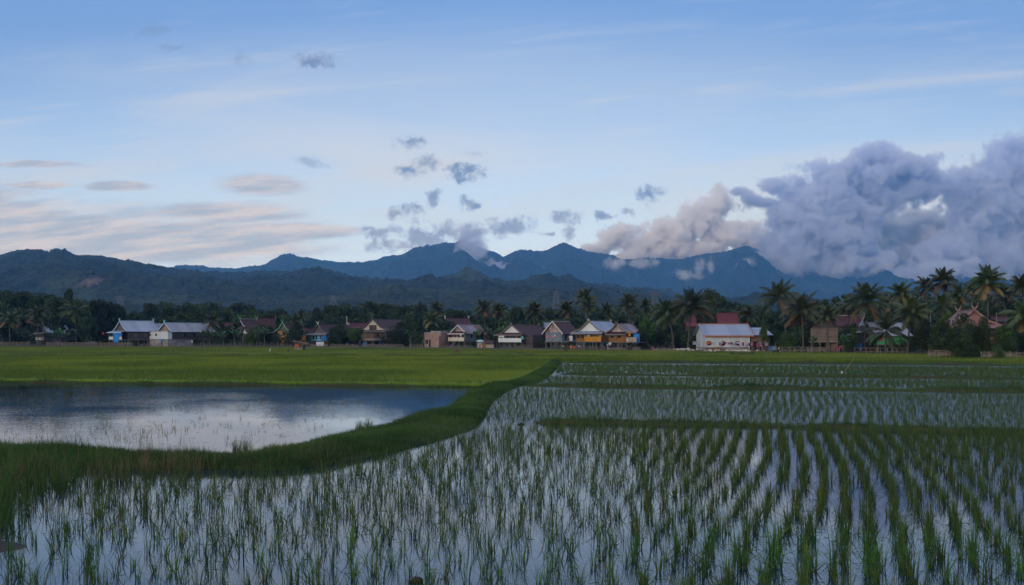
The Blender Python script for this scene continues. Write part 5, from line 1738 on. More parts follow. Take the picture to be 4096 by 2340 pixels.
# green house: long side to the viewer
h = House('stilt_house', 'green painted stilt house with dark windows and slate roof', 3634, 20, 130, 1411, 1377, 1338, 1292, 86, side=-1, W=6.5)
h.root.rotation_euler = (0, 0, R(90 + 3)); h.L = 127 * h.k
h.posts(3, 5).deck(); h.walls('paint_green')
h.roof('roof_zinc_old', over=0.7, gover=0.4, gable_mat='wood_dark')
for u0 in (70, 104):
    mb, pn = MB(), MB(); y_ = u0 * h.k
    if u0 == 104: y_ = 108 * h.k
    mb.box(-0.06, 0, y_ - 0.1, y_ + 0.9, h.z(1363), h.z(1345)); pn.box(-0.08, -0.06, y_, y_ + 0.45, h.z(1362), h.z(1346))
    w_ = h.part('window', 'paint_slate', mb); h.part('pane', 'cloth_red', pn, w_)
# house with pink horned roof
h = House('stilt_house', 'house with flared salmon pink roof and carved horns half hidden by a dark tree', 3985, 165, 30, 1432, 1368, 1300, 1240, 12, L=8, D=125)
h.posts(5, 3).deck(); h.walls('wood_dark')
h.roof('roof_pink', over=0.5, kink=0.12, gable_mat='trim_pink', barge='trim_pink', horns=('trim_pink', 1.1), skirt=(1.4, 0.6, 0.3), skirt_mat='roof_pink')
h.porch(1.3, 'trim_orange', 0.6, 5, False)
bare_house('house', 'dark rusty roof behind the salmon pink roofed house', 3990, 20, 60, 1432, 1285, 1264, 70, 'roof_rust', 'wood_dark', D=150)


# ------------------------------------------------------------------ field hut
def field_hut():
    D = dist(1414); k = D / F
    r = thing('field_hut', 'little thatched watch hut on poles alone in the green field', 'hut', ((1200 - CX) * k, D, 0.09), 0.15)
    z = lambda py: H - (py - HZ) * k - 0.09
    for i, (x, y) in enumerate(((-.75, -.6), (.75, -.6), (-.75, .6), (.75, .6))):
        MB().bar((x, y, -.1), (x + .05, y, z(1366)), 0.09).build('post', 'post_wood', r)
    MB().box(-.85, .85, -.7, .7, z(1396), z(1394)).build('floor', 'bamboo', r)
    MB().box(-.85, .35, -.74, -.70, z(1399), z(1391)).build('bench', 'bamboo', r)
    MB().hexa([(-1.15, -.95, z(1366)), (1.3, -.95, z(1379)), (1.3, .95, z(1379)), (-1.15, .95, z(1366)), (-1.0, -.8, z(1361)), (1.3, -.8, z(1372)), (1.3, .8, z(1372)), (-1.0, .8, z(1361))]).build('roof', 'thatch', r)
    MB().hexa([(-.75, -.78, z(1390)), (-.25, -.78, z(1388)), (-.25, -.74, z(1388)), (-.75, -.74, z(1390)), (-.6, -.78, z(1375)), (.05, -.78, z(1373)), (.05, -.74, z(1373)), (-.6, -.74, z(1375))]).build('tarpaulin', 'tarp_orange', r)
    MB().hexa([(.5, -.7, z(1400)), (.8, -.7, z(1400)), (.8, -.62, z(1400)), (.5, -.62, z(1400)), (.45, -.7, z(1380)), (.85, -.7, z(1382)), (.85, -.62, z(1382)), (.45, -.62, z(1380))]).build('tarpaulin', 'cloth_black', r)
    MB().bar((-1.6, -.4, 0), (-1.7, -.4, z(1399)), 0.3).build('stump', 'thatch', r)


field_hut()


# ------------------------------------------------------------------ bamboo fences along the village edge
def fence(x0, x1, y0, y1, hpx, label, nr=3, step=9, mat='bamboo', name='bamboo_fence', jit=0.12, ragged=False):
    A, B = P(x0, y0, 0.09), P(x1, y1, 0.09)
    D = (A[1] + B[1]) / 2
    hh = hpx * D / F
    r = thing(name, label, 'fence', ((A[0] + B[0]) / 2, (A[1] + B[1]) / 2, 0.09), 0, None)
    o = Vector(r.location)
    a, b = Vector(A) - o, Vector(B) - o
    n = max(2, int((x1 - x0) / step))
    for i in range(n + 1):
        p = a.lerp(b, i / n) + Vector((random.uniform(-jit, jit), 0, 0))
        q = hh * (random.uniform(0.7, 1.35) if ragged else random.uniform(0.95, 1.12))
        MB().bar(p + Vector((0, 0, -0.1)), p + Vector((random.uniform(-.1, .1), 0, q)), random.uniform(0.06, 0.1)).build('post', mat, r)
    for j in range(nr):
        z = hh * (0.3 + 0.68 * j / max(1, nr - 1))
        MB().bar(a + Vector((0, -0.05, z + random.uniform(-.05, .05))), b + Vector((0, -0.05, z + random.uniform(-.08, .08))), 0.055).build('rail', mat, r)
    return r


fence(0, 118, 1383, 1383, 15, 'weathered bamboo fence at the far left field edge', 4)
fence(185, 385, 1384, 1384, 14, 'long thin bamboo fence left of the blue tarpaulin house', 4)
fence(398, 528, 1386, 1386, 16, 'pale bamboo rail fence in front of the blue tarpaulin house', 4)
fence(560, 800, 1387, 1387, 12, 'dark stake fence in front of the white tin house', 1, 6, 'post_wood', ragged=True)
fence(800, 1000, 1387, 1387, 14, 'ragged stake fence under the banana grove', 1, 6, 'post_wood', ragged=True)
fence(1000, 1230, 1387, 1387, 14, 'ragged dark stakes left of the bright blue house', 1, 7, 'post_wood', ragged=True)
fence(1240, 1310, 1388, 1388, 11, 'low rail fence in front of the bright blue house', 4)
fence(1322, 1430, 1389, 1389, 11, 'thin fence below the dense round tree', 3, 10, ragged=True)
fence(1450, 1612, 1389, 1389, 11, 'pale bamboo railing in front of the largest wooden house', 3, 9)
fence(1640, 1685, 1390, 1390, 12, 'short bamboo railing just left of the brick house', 3, 12)
fence(1770, 1890, 1392, 1392, 10, 'low wire and stick fence in front of the cream veranda house', 3, 7, 'post_wood')
fence(2000, 2130, 1395, 1395, 11, 'picket stakes in front of the white veranda house', 2, 6, 'post_wood', ragged=True)
fence(2320, 2420, 1400, 1400, 14, 'crooked sticks in front of the orange house', 2, 14, 'post_wood', ragged=True)
fence(2430, 2500, 1402, 1402, 11, 'short bamboo rails in front of the whitewashed gable house', 4, 12)
fence(2530, 2560, 1402, 1402, 13, 'small bamboo gate beside the blue tarp balcony', 3, 9)
fence(2610, 2705, 1404, 1404, 10, 'heap-like low bamboo railing between the palm trunks', 4, 14)
fence(3105, 3330, 1409, 1409, 20, 'bamboo railing right of the white house', 3, 24)
fence(3235, 3310, 1410, 1410, 17, 'close-set bamboo rails in front of the brown wooden house', 4, 14)
fence(3420, 3630, 1411, 1411, 20, 'long thin bamboo rail fence under the green house', 2, 20)
fence(3710, 3800, 1432, 1432, 30, 'tall grey bamboo gate of close rails at the right', 8, 22)
fence(3800, 3920, 1432, 1432, 26, 'woven bamboo rail fence left of the salmon pink house', 6, 26)
fence(3930, 4096, 1434, 1434, 28, 'woven bamboo rail fence at the far right edge', 6, 26)
# ------------------------------------------------------------------ palms
# crown centre px, crown centre py, trunk foot px, distance, frond reach in px, fronds, droop style, dry share, label
PALMS = [
    (2675, 1255, 2695, 185, 78, 28, 0.45, 0.22, 'coconut palm with hanging yellow-green fronds, left one of the pair before the red tiled roof'),
    (2767, 1231, 2752, 182, 92, 30, 0.60, 0.20, 'taller coconut palm with orange nuts, right one of the pair beside the white house'),
    (3118, 1194, 3150, 190, 88, 26, 0.70, 0.20, 'tall coconut palm with upright plume standing above the right end of the white house'),
    (3206, 1247, 3214, 165, 92, 28, 0.60, 0.25, 'coconut palm with a big rusty hanging frond just right of the white house'),
    (3464, 1207, 3459, 160, 98, 32, 0.75, 0.12, 'big coconut palm with dense upright crown left of the green house'),
    (3542, 1325, 3542, 140, 98, 16, 0.75, 0.05, 'young palm with long arching fronds in front of the green house'),
    (3601, 1176, 3612, 175, 62, 24, 0.55, 0.12, 'slender palm with small crown high above the green house'),
    (3651, 1253, 3629, 140, 84, 26, 0.75, 0.10, 'leaning palm whose pale trunk crosses the right end of the green house'),
    (3313, 1265, 3310, 150, 55, 22, 0.50, 0.18, 'thin ragged palm in front of the brown wooden house'),
    (3774, 1124, 3790, 165, 68, 26, 0.60, 0.10, 'tallest palm on the right, its crown against the clouds'),
    (3702, 1145, 3712, 175, 52, 20, 0.55, 0.10, 'palm with short dark crown tucked left of the tallest palm'),
    (3768, 1225, 3770, 150, 66, 18, 0.95, 0.03, 'palm with a tight upright fan of fronds below the tallest palm'),
    (3953, 1132, 3950, 150, 78, 34, 0.70, 0.25, 'bushy headed palm above the salmon pink roof'),
    (3885, 1160, 3895, 170, 44, 18, 0.45, 0.20, 'small shaggy palm left of the bushy headed palm'),
    (4094, 1147, 4110, 140, 66, 24, 0.65, 0.12, 'palm cut by the right edge of the picture, crown against cloud'),
    (4100, 1262, 4105, 118, 95, 20, 0.35, 0.15, 'low palm with heavy drooping fronds at the right edge'),
    (2340, 1192, 2352, 250, 50, 26, 0.70, 0.08, 'tall palm sticking up high behind the orange house'),
    (2352, 1228, 2346, 235, 50, 24, 0.35, 0.12, 'palm with arching lower fronds below the tall one behind the orange house'),
    (2264, 1240, 2262, 235, 50, 24, 0.55, 0.10, 'full palm directly behind the plain maroon roof'),
    (2428, 1240, 2432, 240, 40, 20, 0.60, 0.10, 'slim palm behind the grey flared roof'),
    (2515, 1219, 2520, 225, 58, 26, 0.60, 0.15, 'palm with drooping yellow fronds behind the half rusty roof'),
    (2584, 1222, 2590, 230, 40, 22, 0.60, 0.10, 'small palm above the dark bush right of the stilt houses'),
    (1936, 1238, 1940, 250, 52, 26, 0.55, 0.12, 'round headed palm behind the zinc and rust roof'),
    (1995, 1243, 1998, 245, 45, 22, 0.65, 0.12, 'palm with orange nuts left of the grey gable'),
    (2136, 1246, 2135, 240, 52, 24, 0.65, 0.12, 'palm with bare straight trunk between the two maroon roofed houses'),
    (1747, 1236, 1750, 270, 42, 20, 0.70, 0.08, 'dark palm above and behind the unfinished brick house'),
    (1728, 1282, 1730, 245, 46, 22, 0.40, 0.18, 'drooping yellowish palm just behind the brick house'),
    (35, 1280, 40, 270, 50, 22, 0.35, 0.20, 'low palm with hanging fronds at the far left edge'),
    (90, 1272, 88, 300, 56, 24, 0.35, 0.22, 'palm with yellow hanging fronds left of the leftmost house'),
    (150, 1262, 152, 285, 48, 22, 0.50, 0.12, 'dim palm behind the leftmost house roof'),
    (300, 1245, 305, 290, 62, 24, 0.55, 0.08, 'large shadowy palm among the dark trees on the left'),
    (275, 1270, 278, 318, 50, 20, 0.40, 0.15, 'olive palm just right of the leftmost zinc roof'),
    (847, 1288, 850, 268, 42, 16, 0.90, 0.35, 'young palm with yellow upright fronds above the banana grove'),
    (1205, 1262, 1206, 290, 32, 20, 0.70, 0.05, 'small dark palm above the field hut'),
    (1182, 1285, 1184, 280, 34, 18, 0.50, 0.10, 'bent palm left of the bright blue house'),
    (3395, 1232, 3392, 188, 60, 24, 0.60, 0.12, 'hazy palm behind the dim brown house, left of the big upright palm'),
    (3540, 1212, 3545, 195, 52, 24, 0.60, 0.10, 'palm behind the shack, right of the big upright palm'),
    (3838, 1182, 3834, 185, 58, 26, 0.60, 0.12, 'palm with drooping crown right of the tallest palm'),
    (4020, 1185, 4026, 180, 60, 26, 0.55, 0.15, 'palm wedged between the bushy headed palm and the right edge'),
    (3262, 1240, 3258, 195, 50, 22, 0.60, 0.12, 'palm behind the one with the rusty hanging frond'),
    (2990, 1262, 2992, 215, 48, 20, 0.45, 0.15, 'low palm with drooping crown behind the steel blue roof'),
    (2955, 1250, 2957, 235, 34, 18, 0.75, 0.05, 'spiky dark palm right of the red tiled roof'),
]
for i, (cx_, cy_, fx, D, r_, nf, up, dr, lab) in enumerate(PALMS):
    k = D / F
    zt = H - (cy_ - HZ) * k - 0.09
    o = make_palm(100 + i, zt, r_ * k * 1.12, nf, lean=(cx_ - fx) * k, up=up, dryf=dr, nuts=i in (0, 1, 2, 3, 4, 7, 9, 12, 20, 23, 24))
    o.location = ((fx - CX) * k, D, 0.09)
    tag(o, lab, 'palm tree', 'coconut palms around the village')

# ------------------------------------------------------------------ broad-leaved trees
VAR = {'round': [('round', 1), ('round', 2), ('round', 3)], 'flat': [('flat', 4), ('flat', 5)], 'tall': [('tall', 6), ('tall', 7)], 'bush': [('bush', 8), ('bush', 9)]}
PW = {'round': 0.78, 'flat': 1.15, 'tall': 0.62, 'bush': 0.92}
TREES = [
    # px, top, width px, distance, kind, bright, label
    (20, 1165, 110, 330, 'round', 0, 'dark rounded tree filling the upper left corner of the tree line'),
    (95, 1168, 110, 340, 'round', 0, 'dark crown second from the left end of the tree line'),
    (170, 1170, 100, 335, 'flat', 0, 'broad dark tree above the leftmost stilt house'),
    (272, 1157, 70, 330, 'tall', 0, 'pointed dark tree, highest of the left tree line'),
    (215, 1196, 90, 300, 'round', 0, 'shadowy tree between the tiny gable and the pointed tree'),
    (330, 1196, 90, 310, 'flat', 0, 'spreading tree in front of the bare hillside patch'),
    (395, 1198, 90, 315, 'round', 0, 'round dark tree directly below the bare hillside patch'),
    (455, 1212, 90, 320, 'round', 0, 'dark tree behind the ridge of the blue tarpaulin house'),
    (350, 1270, 70, 285, 'round', 0, 'dim round tree behind the left bamboo fence'),
    (310, 1290, 60, 322, 'bush', 0, 'leafy dark bush right of the leftmost house'),
    (410, 1280, 80, 290, 'bush', 0, 'dark bush against the left side of the blue tarpaulin house'),
    (60, 1250, 100, 300, 'bush', 0, 'deep shadowed thicket behind the far left fence'),
    (604, 1212, 70, 360, 'tall', 0, 'narrow tree left of the green mosque roof'),
    (552, 1248, 80, 350, 'round', 0, 'low rounded tree behind the blue tarpaulin house roof'),
    (660, 1225, 60, 440, 'round', 0, 'tree right behind the mosque finial'),
    (752, 1201, 95, 420, 'flat', 0, 'wide dark tree above the steep pale grey roof'),
    (920, 1296, 70, 262, 'bush', 0, 'dark bush in the grove below the small maroon roof'),
    (1010, 1300, 70, 258, 'bush', 1, 'green bush under the low maroon roof in the grove'),
    (1070, 1296, 60, 262, 'bush', 0, 'dark tree before the curved maroon roof'),
    (1170, 1305, 70, 256, 'bush', 0, 'dark leafy tree between the orange wall and the field hut'),
    (1185, 1300, 60, 262, 'round', 0, 'tree hiding the dark rusty roof left of the blue house'),
    (845, 1203, 110, 410, 'flat', 0, 'wide dark tree right of the steep pale grey roof'),
    (735, 1255, 75, 320, 'round', 1, 'olive green tree overlapping the steep pale grey roof'),
    (795, 1268, 80, 310, 'bush', 0, 'dark bush behind the long wooden house'),
    (955, 1211, 80, 400, 'round', 0, 'round dark tree above the crossed-horn gable'),
    (1010, 1230, 70, 390, 'flat', 0, 'low flat tree right of the round dark tree in the middle left'),
    (900, 1250, 90, 330, 'round', 0, 'tree crown behind the yellow young palm'),
    (1035, 1258, 70, 330, 'round', 1, 'green rounded tree behind the curved maroon roof'),
    (1105, 1245, 80, 380, 'round', 0, 'soft grey-green tree behind the green-edged gable'),
    (1265, 1232, 60, 370, 'tall', 0, 'pale feathery tree behind the bright blue house'),
    (1325, 1212, 80, 380, 'flat', 0, 'spreading tree left of the white pole'),
    (1388, 1205, 80, 385, 'flat', 0, 'layered dark tree straight behind the white pole'),
    (1480, 1198, 80, 370, 'flat', 0, 'layered tree directly above the trident finial'),
    (1545, 1215, 70, 365, 'round', 0, 'tree right of the trident finial'),
    (1610, 1214, 80, 360, 'flat', 0, 'flat topped tree above the right end of the largest house'),
    (1680, 1199, 60, 360, 'flat', 0, 'umbrella shaped tree standing clear left of the brick house palms'),
    (1370, 1292, 110, 262, 'bush', 0, 'dense dark round tree covering the maroon roof of the blue house'),
    (1335, 1310, 60, 255, 'bush', 0, 'smaller dark tree touching the right wall of the blue house'),
    (1415, 1315, 66, 250, 'round', 1, 'green shrubby tree left of the largest wooden house'),
    (1595, 1282, 95, 250, 'bush', 0, 'dense dark tree hiding the right side of the largest wooden house'),
    (1650, 1252, 80, 262, 'round', 0, 'taller leafy tree left of the brick house'),
    (1670, 1325, 30, 245, 'tall', 1, 'yellow-green sapling beside the brick house'),
    (1815, 1238, 80, 340, 'round', 0, 'round tree behind the dark maroon roof with white marks'),
    (1870, 1240, 70, 345, 'flat', 0, 'low flat tree behind the zinc and rust roof'),
    (2070, 1219, 70, 330, 'flat', 0, 'rough topped tree behind the grey gable house'),
    (2180, 1238, 60, 330, 'round', 0, 'round tree behind the blue-grey roof corner'),
    (2205, 1225, 60, 350, 'flat', 0, 'flat crowned tree beneath the middle pylon'),
    (2480, 1262, 70, 260, 'round', 0, 'dim round tree between the palms behind the orange house'),
    (2590, 1262, 78, 200, 'bush', 1, 'bright green leafy tree right of the half rusty roof'),
    (2570, 1310, 50, 190, 'bush', 0, 'dark bush touching the blue tarp balcony'),
    (2640, 1300, 80, 200, 'bush', 0, 'dark thicket behind the left palm trunk'),
    (2720, 1310, 60, 205, 'bush', 0, 'shadowy bush between the two palm trunks'),
    (2790, 1320, 50, 210, 'bush', 0, 'dark bush at the left end of the white house'),
    (2845, 1164, 85, 300, 'round', 1, 'big green domed tree behind the red tiled roof'),
    (2905, 1206, 80, 310, 'round', 0, 'darker tree right of the big green domed tree'),
    (2985, 1222, 80, 290, 'flat', 0, 'low dark tree behind the steel blue roof'),
    (3060, 1226, 70, 280, 'round', 0, 'brownish tree behind the upright palm plume'),
    (3055, 1278, 32, 172, 'tall', 2, 'slim yellow-green tree in front of the brick annex'),
    (3108, 1316, 60, 175, 'bush', 0, 'dark leafy bush right of the brick annex'),
    (3150, 1330, 80, 165, 'bush', 1, 'broad green bush behind the green net'),
    (3230, 1325, 60, 170, 'bush', 0, 'dark bush left of the brown wooden house'),
    (3300, 1206, 90, 260, 'flat', 0, 'broad hazy tree behind the brown wooden house'),
    (3370, 1204, 90, 265, 'flat', 0, 'broad tree left of the big upright palm'),
    (3400, 1285, 80, 155, 'bush', 0, 'very dark shrubby tree hiding the right half of the brown wooden house'),
    (3690, 1264, 95, 138, 'bush', 0, 'dark round tree right of the leaning pale trunk'),
    (3745, 1280, 70, 134, 'bush', 0, 'dark shrub in front of the upright fan palm'),
    (3815, 1250, 110, 136, 'round', 1, 'grey-green tree with twisted bare limbs at the right'),
    (3850, 1215, 120, 140, 'bush', 0, 'large dark tree behind the carved horns of the salmon pink roof'),
    (3925, 1256, 80, 116, 'bush', 0, 'dark tree before the middle of the salmon pink house'),
    (3850, 1240, 100, 118, 'bush', 0, 'tall dark tree hiding the left half of the salmon pink roof'),
    (3775, 1262, 110, 113, 'bush', 0, 'broad dark tree left of the salmon pink house, behind the close-railed gate'),
    (3855, 1285, 100, 111, 'bush', 0, 'dark tree covering the left wall of the salmon pink house'),
    (3790, 1290, 80, 119, 'bush', 0, 'dark tree behind the close-railed grey gate'),
    (4035, 1325, 70, 117, 'bush', 0, 'dark shrub under the right eave of the salmon pink house'),
    (3850, 1330, 90, 118, 'bush', 1, 'green shrub behind the woven fence on the right'),
    (3890, 1378, 90, 112, 'bush', 1, 'low bright weeds in front of the woven rail fence'),
    (4020, 1300, 80, 118, 'round', 1, 'thin leafy tree right of the salmon pink house'),
    (4060, 1190, 120, 165, 'bush', 0, 'black-green tree mass at the right edge behind the palms'),
    (3970, 1220, 110, 168, 'bush', 0, 'dark tree mass behind the bushy headed palm'),
    (4080, 1330, 90, 125, 'bush', 0, 'dark shrub at the right edge under the drooping palm'),
    (3800, 1384, 50, 114, 'bush', 1, 'small round green shrub against the bamboo gate'),
    (3990, 1372, 50, 110, 'bush', 2, 'yellow-green shrub at the foot of the salmon pink house'),
]
LM = ['leaf', 'leaf_bright', 'leaf_bright']
for i, (px_, top, wd, D, kind, br, lab) in enumerate(TREES):
    k = D / F
    zt = H - (top - HZ) * k - 0.09
    var = VAR[kind][i % len(VAR[kind])]
    key = (var, LM[br])
    o = plant(key, lambda: make_tree(kind, var[1], 8.0, leaf=0.42 if kind != 'bush' else 0.38, matn=LM[br]), ((px_ - CX) * k, D, 0.09),
              (wd * k / (8 * PW[kind]), wd * k / (8 * PW[kind]), zt / 7.9), random.uniform(0, 6.28), lab, 'tree', 'broad-leaved trees of the village', 'broadleaf_tree')
    if kind == 'bush' and zt < 4.5: o.name = 'shrub'; o['category'] = 'shrub'; o['group'] = 'shrubs at the village edge'

# ------------------------------------------------------------------ banana plants
BAN = [(815, 1384, 262, 'at the right end of the long dark wooden house'), (838, 1384, 262, 'with a pale stem under the yellow young palm'), (868, 1384, 265, 'third in from the left side of the grove'),
       (893, 1384, 258, 'below the maroon roof in the grove'), (915, 1384, 262, 'leaning left under the crossed-horn gable'), (938, 1384, 256, 'directly below the crossed-horn gable'),
       (962, 1384, 262, 'left of the low grey gable in the grove'), (985, 1384, 266, 'in front of the low grey gable'), (1012, 1384, 258, 'half way along the grove, before the low maroon roof'),
       (1035, 1384, 262, 'below the curved maroon roof, left one'), (1058, 1384, 254, 'with tall bare stem below the curved maroon roof'), (1080, 1384, 262, 'left of the green-edged gable'),
       (1112, 1384, 256, 'in front of the orange wall, left one'), (1136, 1384, 262, 'in front of the orange wall, right one'), (1158, 1384, 258, 'right of the orange wall'),
       (1224, 1384, 262, 'behind the field hut roof'), (218, 1384, 255, 'in front of the leftmost stilt house'), (240, 1384, 262, 'right of the leftmost stilt house porch'),
       (262, 1384, 258, 'under the olive palm on the left')]
for i, (px_, b, D, lab) in enumerate(BAN):
    k = D / F
    s = random.uniform(0.85, 1.25)
    if i in (0, 5, 9): s *= 1.15
    plant(('banana', i % 5), lambda: make_banana(50 + i, 4.6), ((px_ - CX) * k, D, 0.09), s, random.uniform(0, 6.28),
          'banana plant ' + lab, 'banana plant', 'banana plants by the houses')
BAN2 = [(1905, 1300, 232, 'leaning out behind the zinc and rust roof'), (1950, 1290, 238, 'tall one behind the rusty lean-to'), (1985, 1296, 236, 'bright leaved beside the bamboo hut'),
        (2012, 1285, 238, 'with upright leaf left of the grey gable'), (2050, 1282, 240, 'peeking over the deep maroon roof, left'), (2085, 1284, 240, 'peeking over the deep maroon roof, right'),
        (1640, 1300, 245, 'by the leafy tree left of the brick house'), (1995, 1345, 226, 'low and broad in front of the bamboo hut'), (3255, 1330, 150, 'in the shade left of the brown wooden house'),
        (3375, 1320, 146, 'with hanging dead leaves right of the brown wooden house'), (2825, 1298, 200, 'behind the left end of the steel blue roof'), (2862, 1300, 200, 'before the red tiled roof'),
        (1815, 1290, 245, 'in front of the dark maroon roof with white marks'), (1420, 1290, 262, 'behind the green shrubby tree'), (1440, 1296, 255, 'left of the largest house eave')]
for i, (px_, top, D, lab) in enumerate(BAN2):
    k = D / F
    zt = H - (top - HZ) * k - 0.09
    plant(('banana', i % 5), lambda: make_banana(50 + i, 4.6), ((px_ - CX) * k, D, 0.09), (zt / 4.9) if zt < 6 else (1.25, 1.25, zt / 4.9), random.uniform(0, 6.28),
          'banana plant ' + lab, 'banana plant', 'banana plants by the houses')

# ------------------------------------------------------------------ woodland that closes the view behind the village
SKY = [(-300, 1165), (0, 1172), (60, 1176), (130, 1180), (200, 1188), (300, 1193), (350, 1212), (420, 1220), (480, 1240), (520, 1262), (560, 1242), (600, 1230), (650, 1226), (700, 1222), (760, 1212), (850, 1214),
       (905, 1222), (930, 1234), (1000, 1222), (1020, 1240), (1060, 1246), (1150, 1256), (1240, 1258), (1290, 1242), (1340, 1222), (1400, 1216), (1440, 1230), (1480, 1210), (1520, 1216), (1560, 1224), (1640, 1222),
       (1680, 1216), (1740, 1238), (1790, 1250), (1850, 1246), (1950, 1244), (2050, 1232), (2150, 1246), (2250, 1234), (2320, 1226), (2400, 1232), (2450, 1244), (2560, 1226), (2650, 1220), (2800, 1196), (2880, 1200),
       (2960, 1218), (3050, 1228), (3100, 1238), (3250, 1222), (3290, 1202), (3350, 1192), (3400, 1190), (3500, 1204), (3600, 1190), (3700, 1180), (3800, 1182), (3900, 1180), (4000, 1172), (4096, 1165), (4400, 1165)]
g = np.random.default_rng(99)
C, T, S_ = [], [], []
rs = random.Random(5)
for row, (D0, off) in enumerate(((300, 46), (330, 24), (370, 8), (430, 0))):
    xs = -260.0
    while xs < 4380:
        xs += rs.uniform(28, 50)
        D = (D0 if xs < 2500 else D0 * (0.86 if xs < 3200 else 0.72)) * rs.uniform(0.95, 1.06)
        k = D / F
        top = np.interp(xs, [q[0] for q in SKY], [q[1] for q in SKY]) + off + rs.uniform(-22, 4)
        zt = H - (top - HZ) * k
        W_ = rs.uniform(55, 95) * k
        X0 = (xs - CX) * k
        for c in range(9):
            a = rs.uniform(0, 6.28); u = rs.random()
            rr = W_ * 0.5 * math.sqrt(rs.random()) * (1 - 0.55 * u)
            cz = zt * (0.30 + 0.70 * u) - W_ * 0.14
            r = W_ * rs.uniform(0.14, 0.24)
            n = 60
            d = g.normal(size=(n, 3)); d /= np.linalg.norm(d, axis=1)[:, None]
            C.append(np.array([X0 + math.cos(a) * rr, D + math.sin(a) * rr, cz]) + d * (r * g.uniform(0.5, 1.1, n) ** 0.6)[:, None] * np.array([1.15, 1.15, 0.8]))
            T.append(np.clip(rs.uniform(0, 0.65) + g.normal(0, 0.14, n), 0, 0.85)); S_.append(np.full(n, 0.75 * D / 330))
C = np.concatenate(C); T = np.concatenate(T); S_ = np.concatenate(S_)
n = len(C)
u = g.normal(size=(n, 3)); u /= np.linalg.norm(u, axis=1)[:, None]
q = g.normal(size=(n, 3)); v = np.cross(u, q); v /= np.linalg.norm(v, axis=1)[:, None]
s = (S_ * g.uniform(0.6, 1.3, n))[:, None]
V = np.stack([C - u * s * 0.6, C - v * s * 0.4, C + u * s * 0.6, C + v * s * 0.4], 1).reshape(-1, 3)
tag(np_mesh('woods', V, np.arange(n * 4).reshape(-1, 4), 'leaf', np.repeat(T, 4)), 'dark woodland closing the view behind the village', 'woods', kind='stuff')
print('woods faces', n)
# undergrowth: shaded brush between and behind the houses
C, T = [], []
for i in range(900):
    xs = rs.uniform(-200, 4300)
    D = (262 if xs < 1500 else np.interp(xs, [1500, 2500, 3000, 3500, 4100], [256, 205, 190, 160, 132])) * rs.uniform(1.0, 1.16)
    if xs < 400: D = rs.uniform(325, 350)
    k = D / F
    r = rs.uniform(0.7, 1.5)
    n = 70
    d = g.normal(size=(n, 3)); d /= np.linalg.norm(d, axis=1)[:, None]
    C.append(np.array([(xs - CX) * k, D, rs.uniform(0.4, 3.2)]) + d * (r * g.uniform(0.4, 1.1, n) ** 0.6)[:, None] * np.array([1.3, 1.0, 0.8]))
    T.append(np.clip(rs.uniform(0, 0.7) + g.normal(0, 0.14, n), 0, 0.85))
C = np.concatenate(C); T = np.concatenate(T); n = len(C)
u = g.normal(size=(n, 3)); u /= np.linalg.norm(u, axis=1)[:, None]
q = g.normal(size=(n, 3)); v = np.cross(u, q); v /= np.linalg.norm(v, axis=1)[:, None]
s = (0.42 * g.uniform(0.6, 1.3, n))[:, None]
V = np.stack([C - u * s * 0.6, C - v * s * 0.4, C + u * s * 0.6, C + v * s * 0.4], 1).reshape(-1, 3)
tag(np_mesh('undergrowth', V, np.arange(n * 4).reshape(-1, 4), 'leaf', np.repeat(T, 4)), 'shaded brush growing between the village houses', 'undergrowth', kind='stuff')
# ------------------------------------------------------------------ pylons and power line
def pylon(px_, base, top, D, label, w=4.6):
    k = D / F
    z0 = H - (base - HZ) * k; z1 = H - (top - HZ) * k
    h = z1 - z0
    r = thing('pylon', label, 'pylon', ((px_ - CX) * k, D, z0), 0.3, 'power pylons on the hillside')
    mb = MB(); n = 7
    cs = [(-1, -1), (1, -1), (1, 1), (-1, 1)]
    wd = lambda t: (w * (1 - t) * 0.5 + 0.7)
    for c in cs:
        mb.bar((c[0] * wd(0), c[1] * wd(0), -2), (c[0] * wd(1), c[1] * wd(1), h), 0.24)
    for i in range(n):
        t0, t1 = i / n, (i + 1) / n
        for j in range(4):
            a, b = cs[j], cs[(j + 1) % 4]
            mb.bar((a[0] * wd(t0), a[1] * wd(t0), h * t0), (b[0] * wd(t1), b[1] * wd(t1), h * t1), 0.14)
            mb.bar((b[0] * wd(t0), b[1] * wd(t0), h * t0), (a[0] * wd(t1), a[1] * wd(t1), h * t1), 0.14)
    mb.build('tower', 'steel', r)
    for t in (0.68, 0.82, 0.96):
        MB().bar((-w * 0.85, 0, h * t), (w * 0.85, 0, h * t), 0.22).bar((-w * 0.85, 0, h * t), (0, 0, h * (t + .04)), 0.14).bar((w * 0.85, 0, h * t), (0, 0, h * (t + .04)), 0.14).build('crossarm', 'steel', r)
    return [(r.location.x + sx * w * 0.85, D, z0 + h * t) for t in (0.68, 0.82, 0.96) for sx in (-1, 1)]


PY = [pylon(480, 1222, 1186, 780, 'faint lattice pylon at the left, above the blue tarpaulin house'), pylon(1333, 1226, 1182, 790, 'lattice pylon standing over the layered dark trees'),
      pylon(2224, 1236, 1164, 760, 'tallest lattice pylon, over the slate blue house'), pylon(2617, 1222, 1163, 770, 'lattice pylon left of the palm pair')]
for a, b in zip(PY[:-1], PY[1:]):
    lab = 'thin power cable strung between the hillside pylons'
    for p, q in list(zip(a, b))[::2]:
        mb = MB(); pts = []
        for i in range(25):
            t = i / 24
            pts.append((p[0] + (q[0] - p[0]) * t, p[1] + (q[1] - p[1]) * t, p[2] + (q[2] - p[2]) * t - 5.0 * math.sin(math.pi * t)))
        mb.tube(pts, [0.07] * 25, 4)
        tag(mb.build('power_cable', 'steel'), lab, 'cable', 'power cables between the pylons')


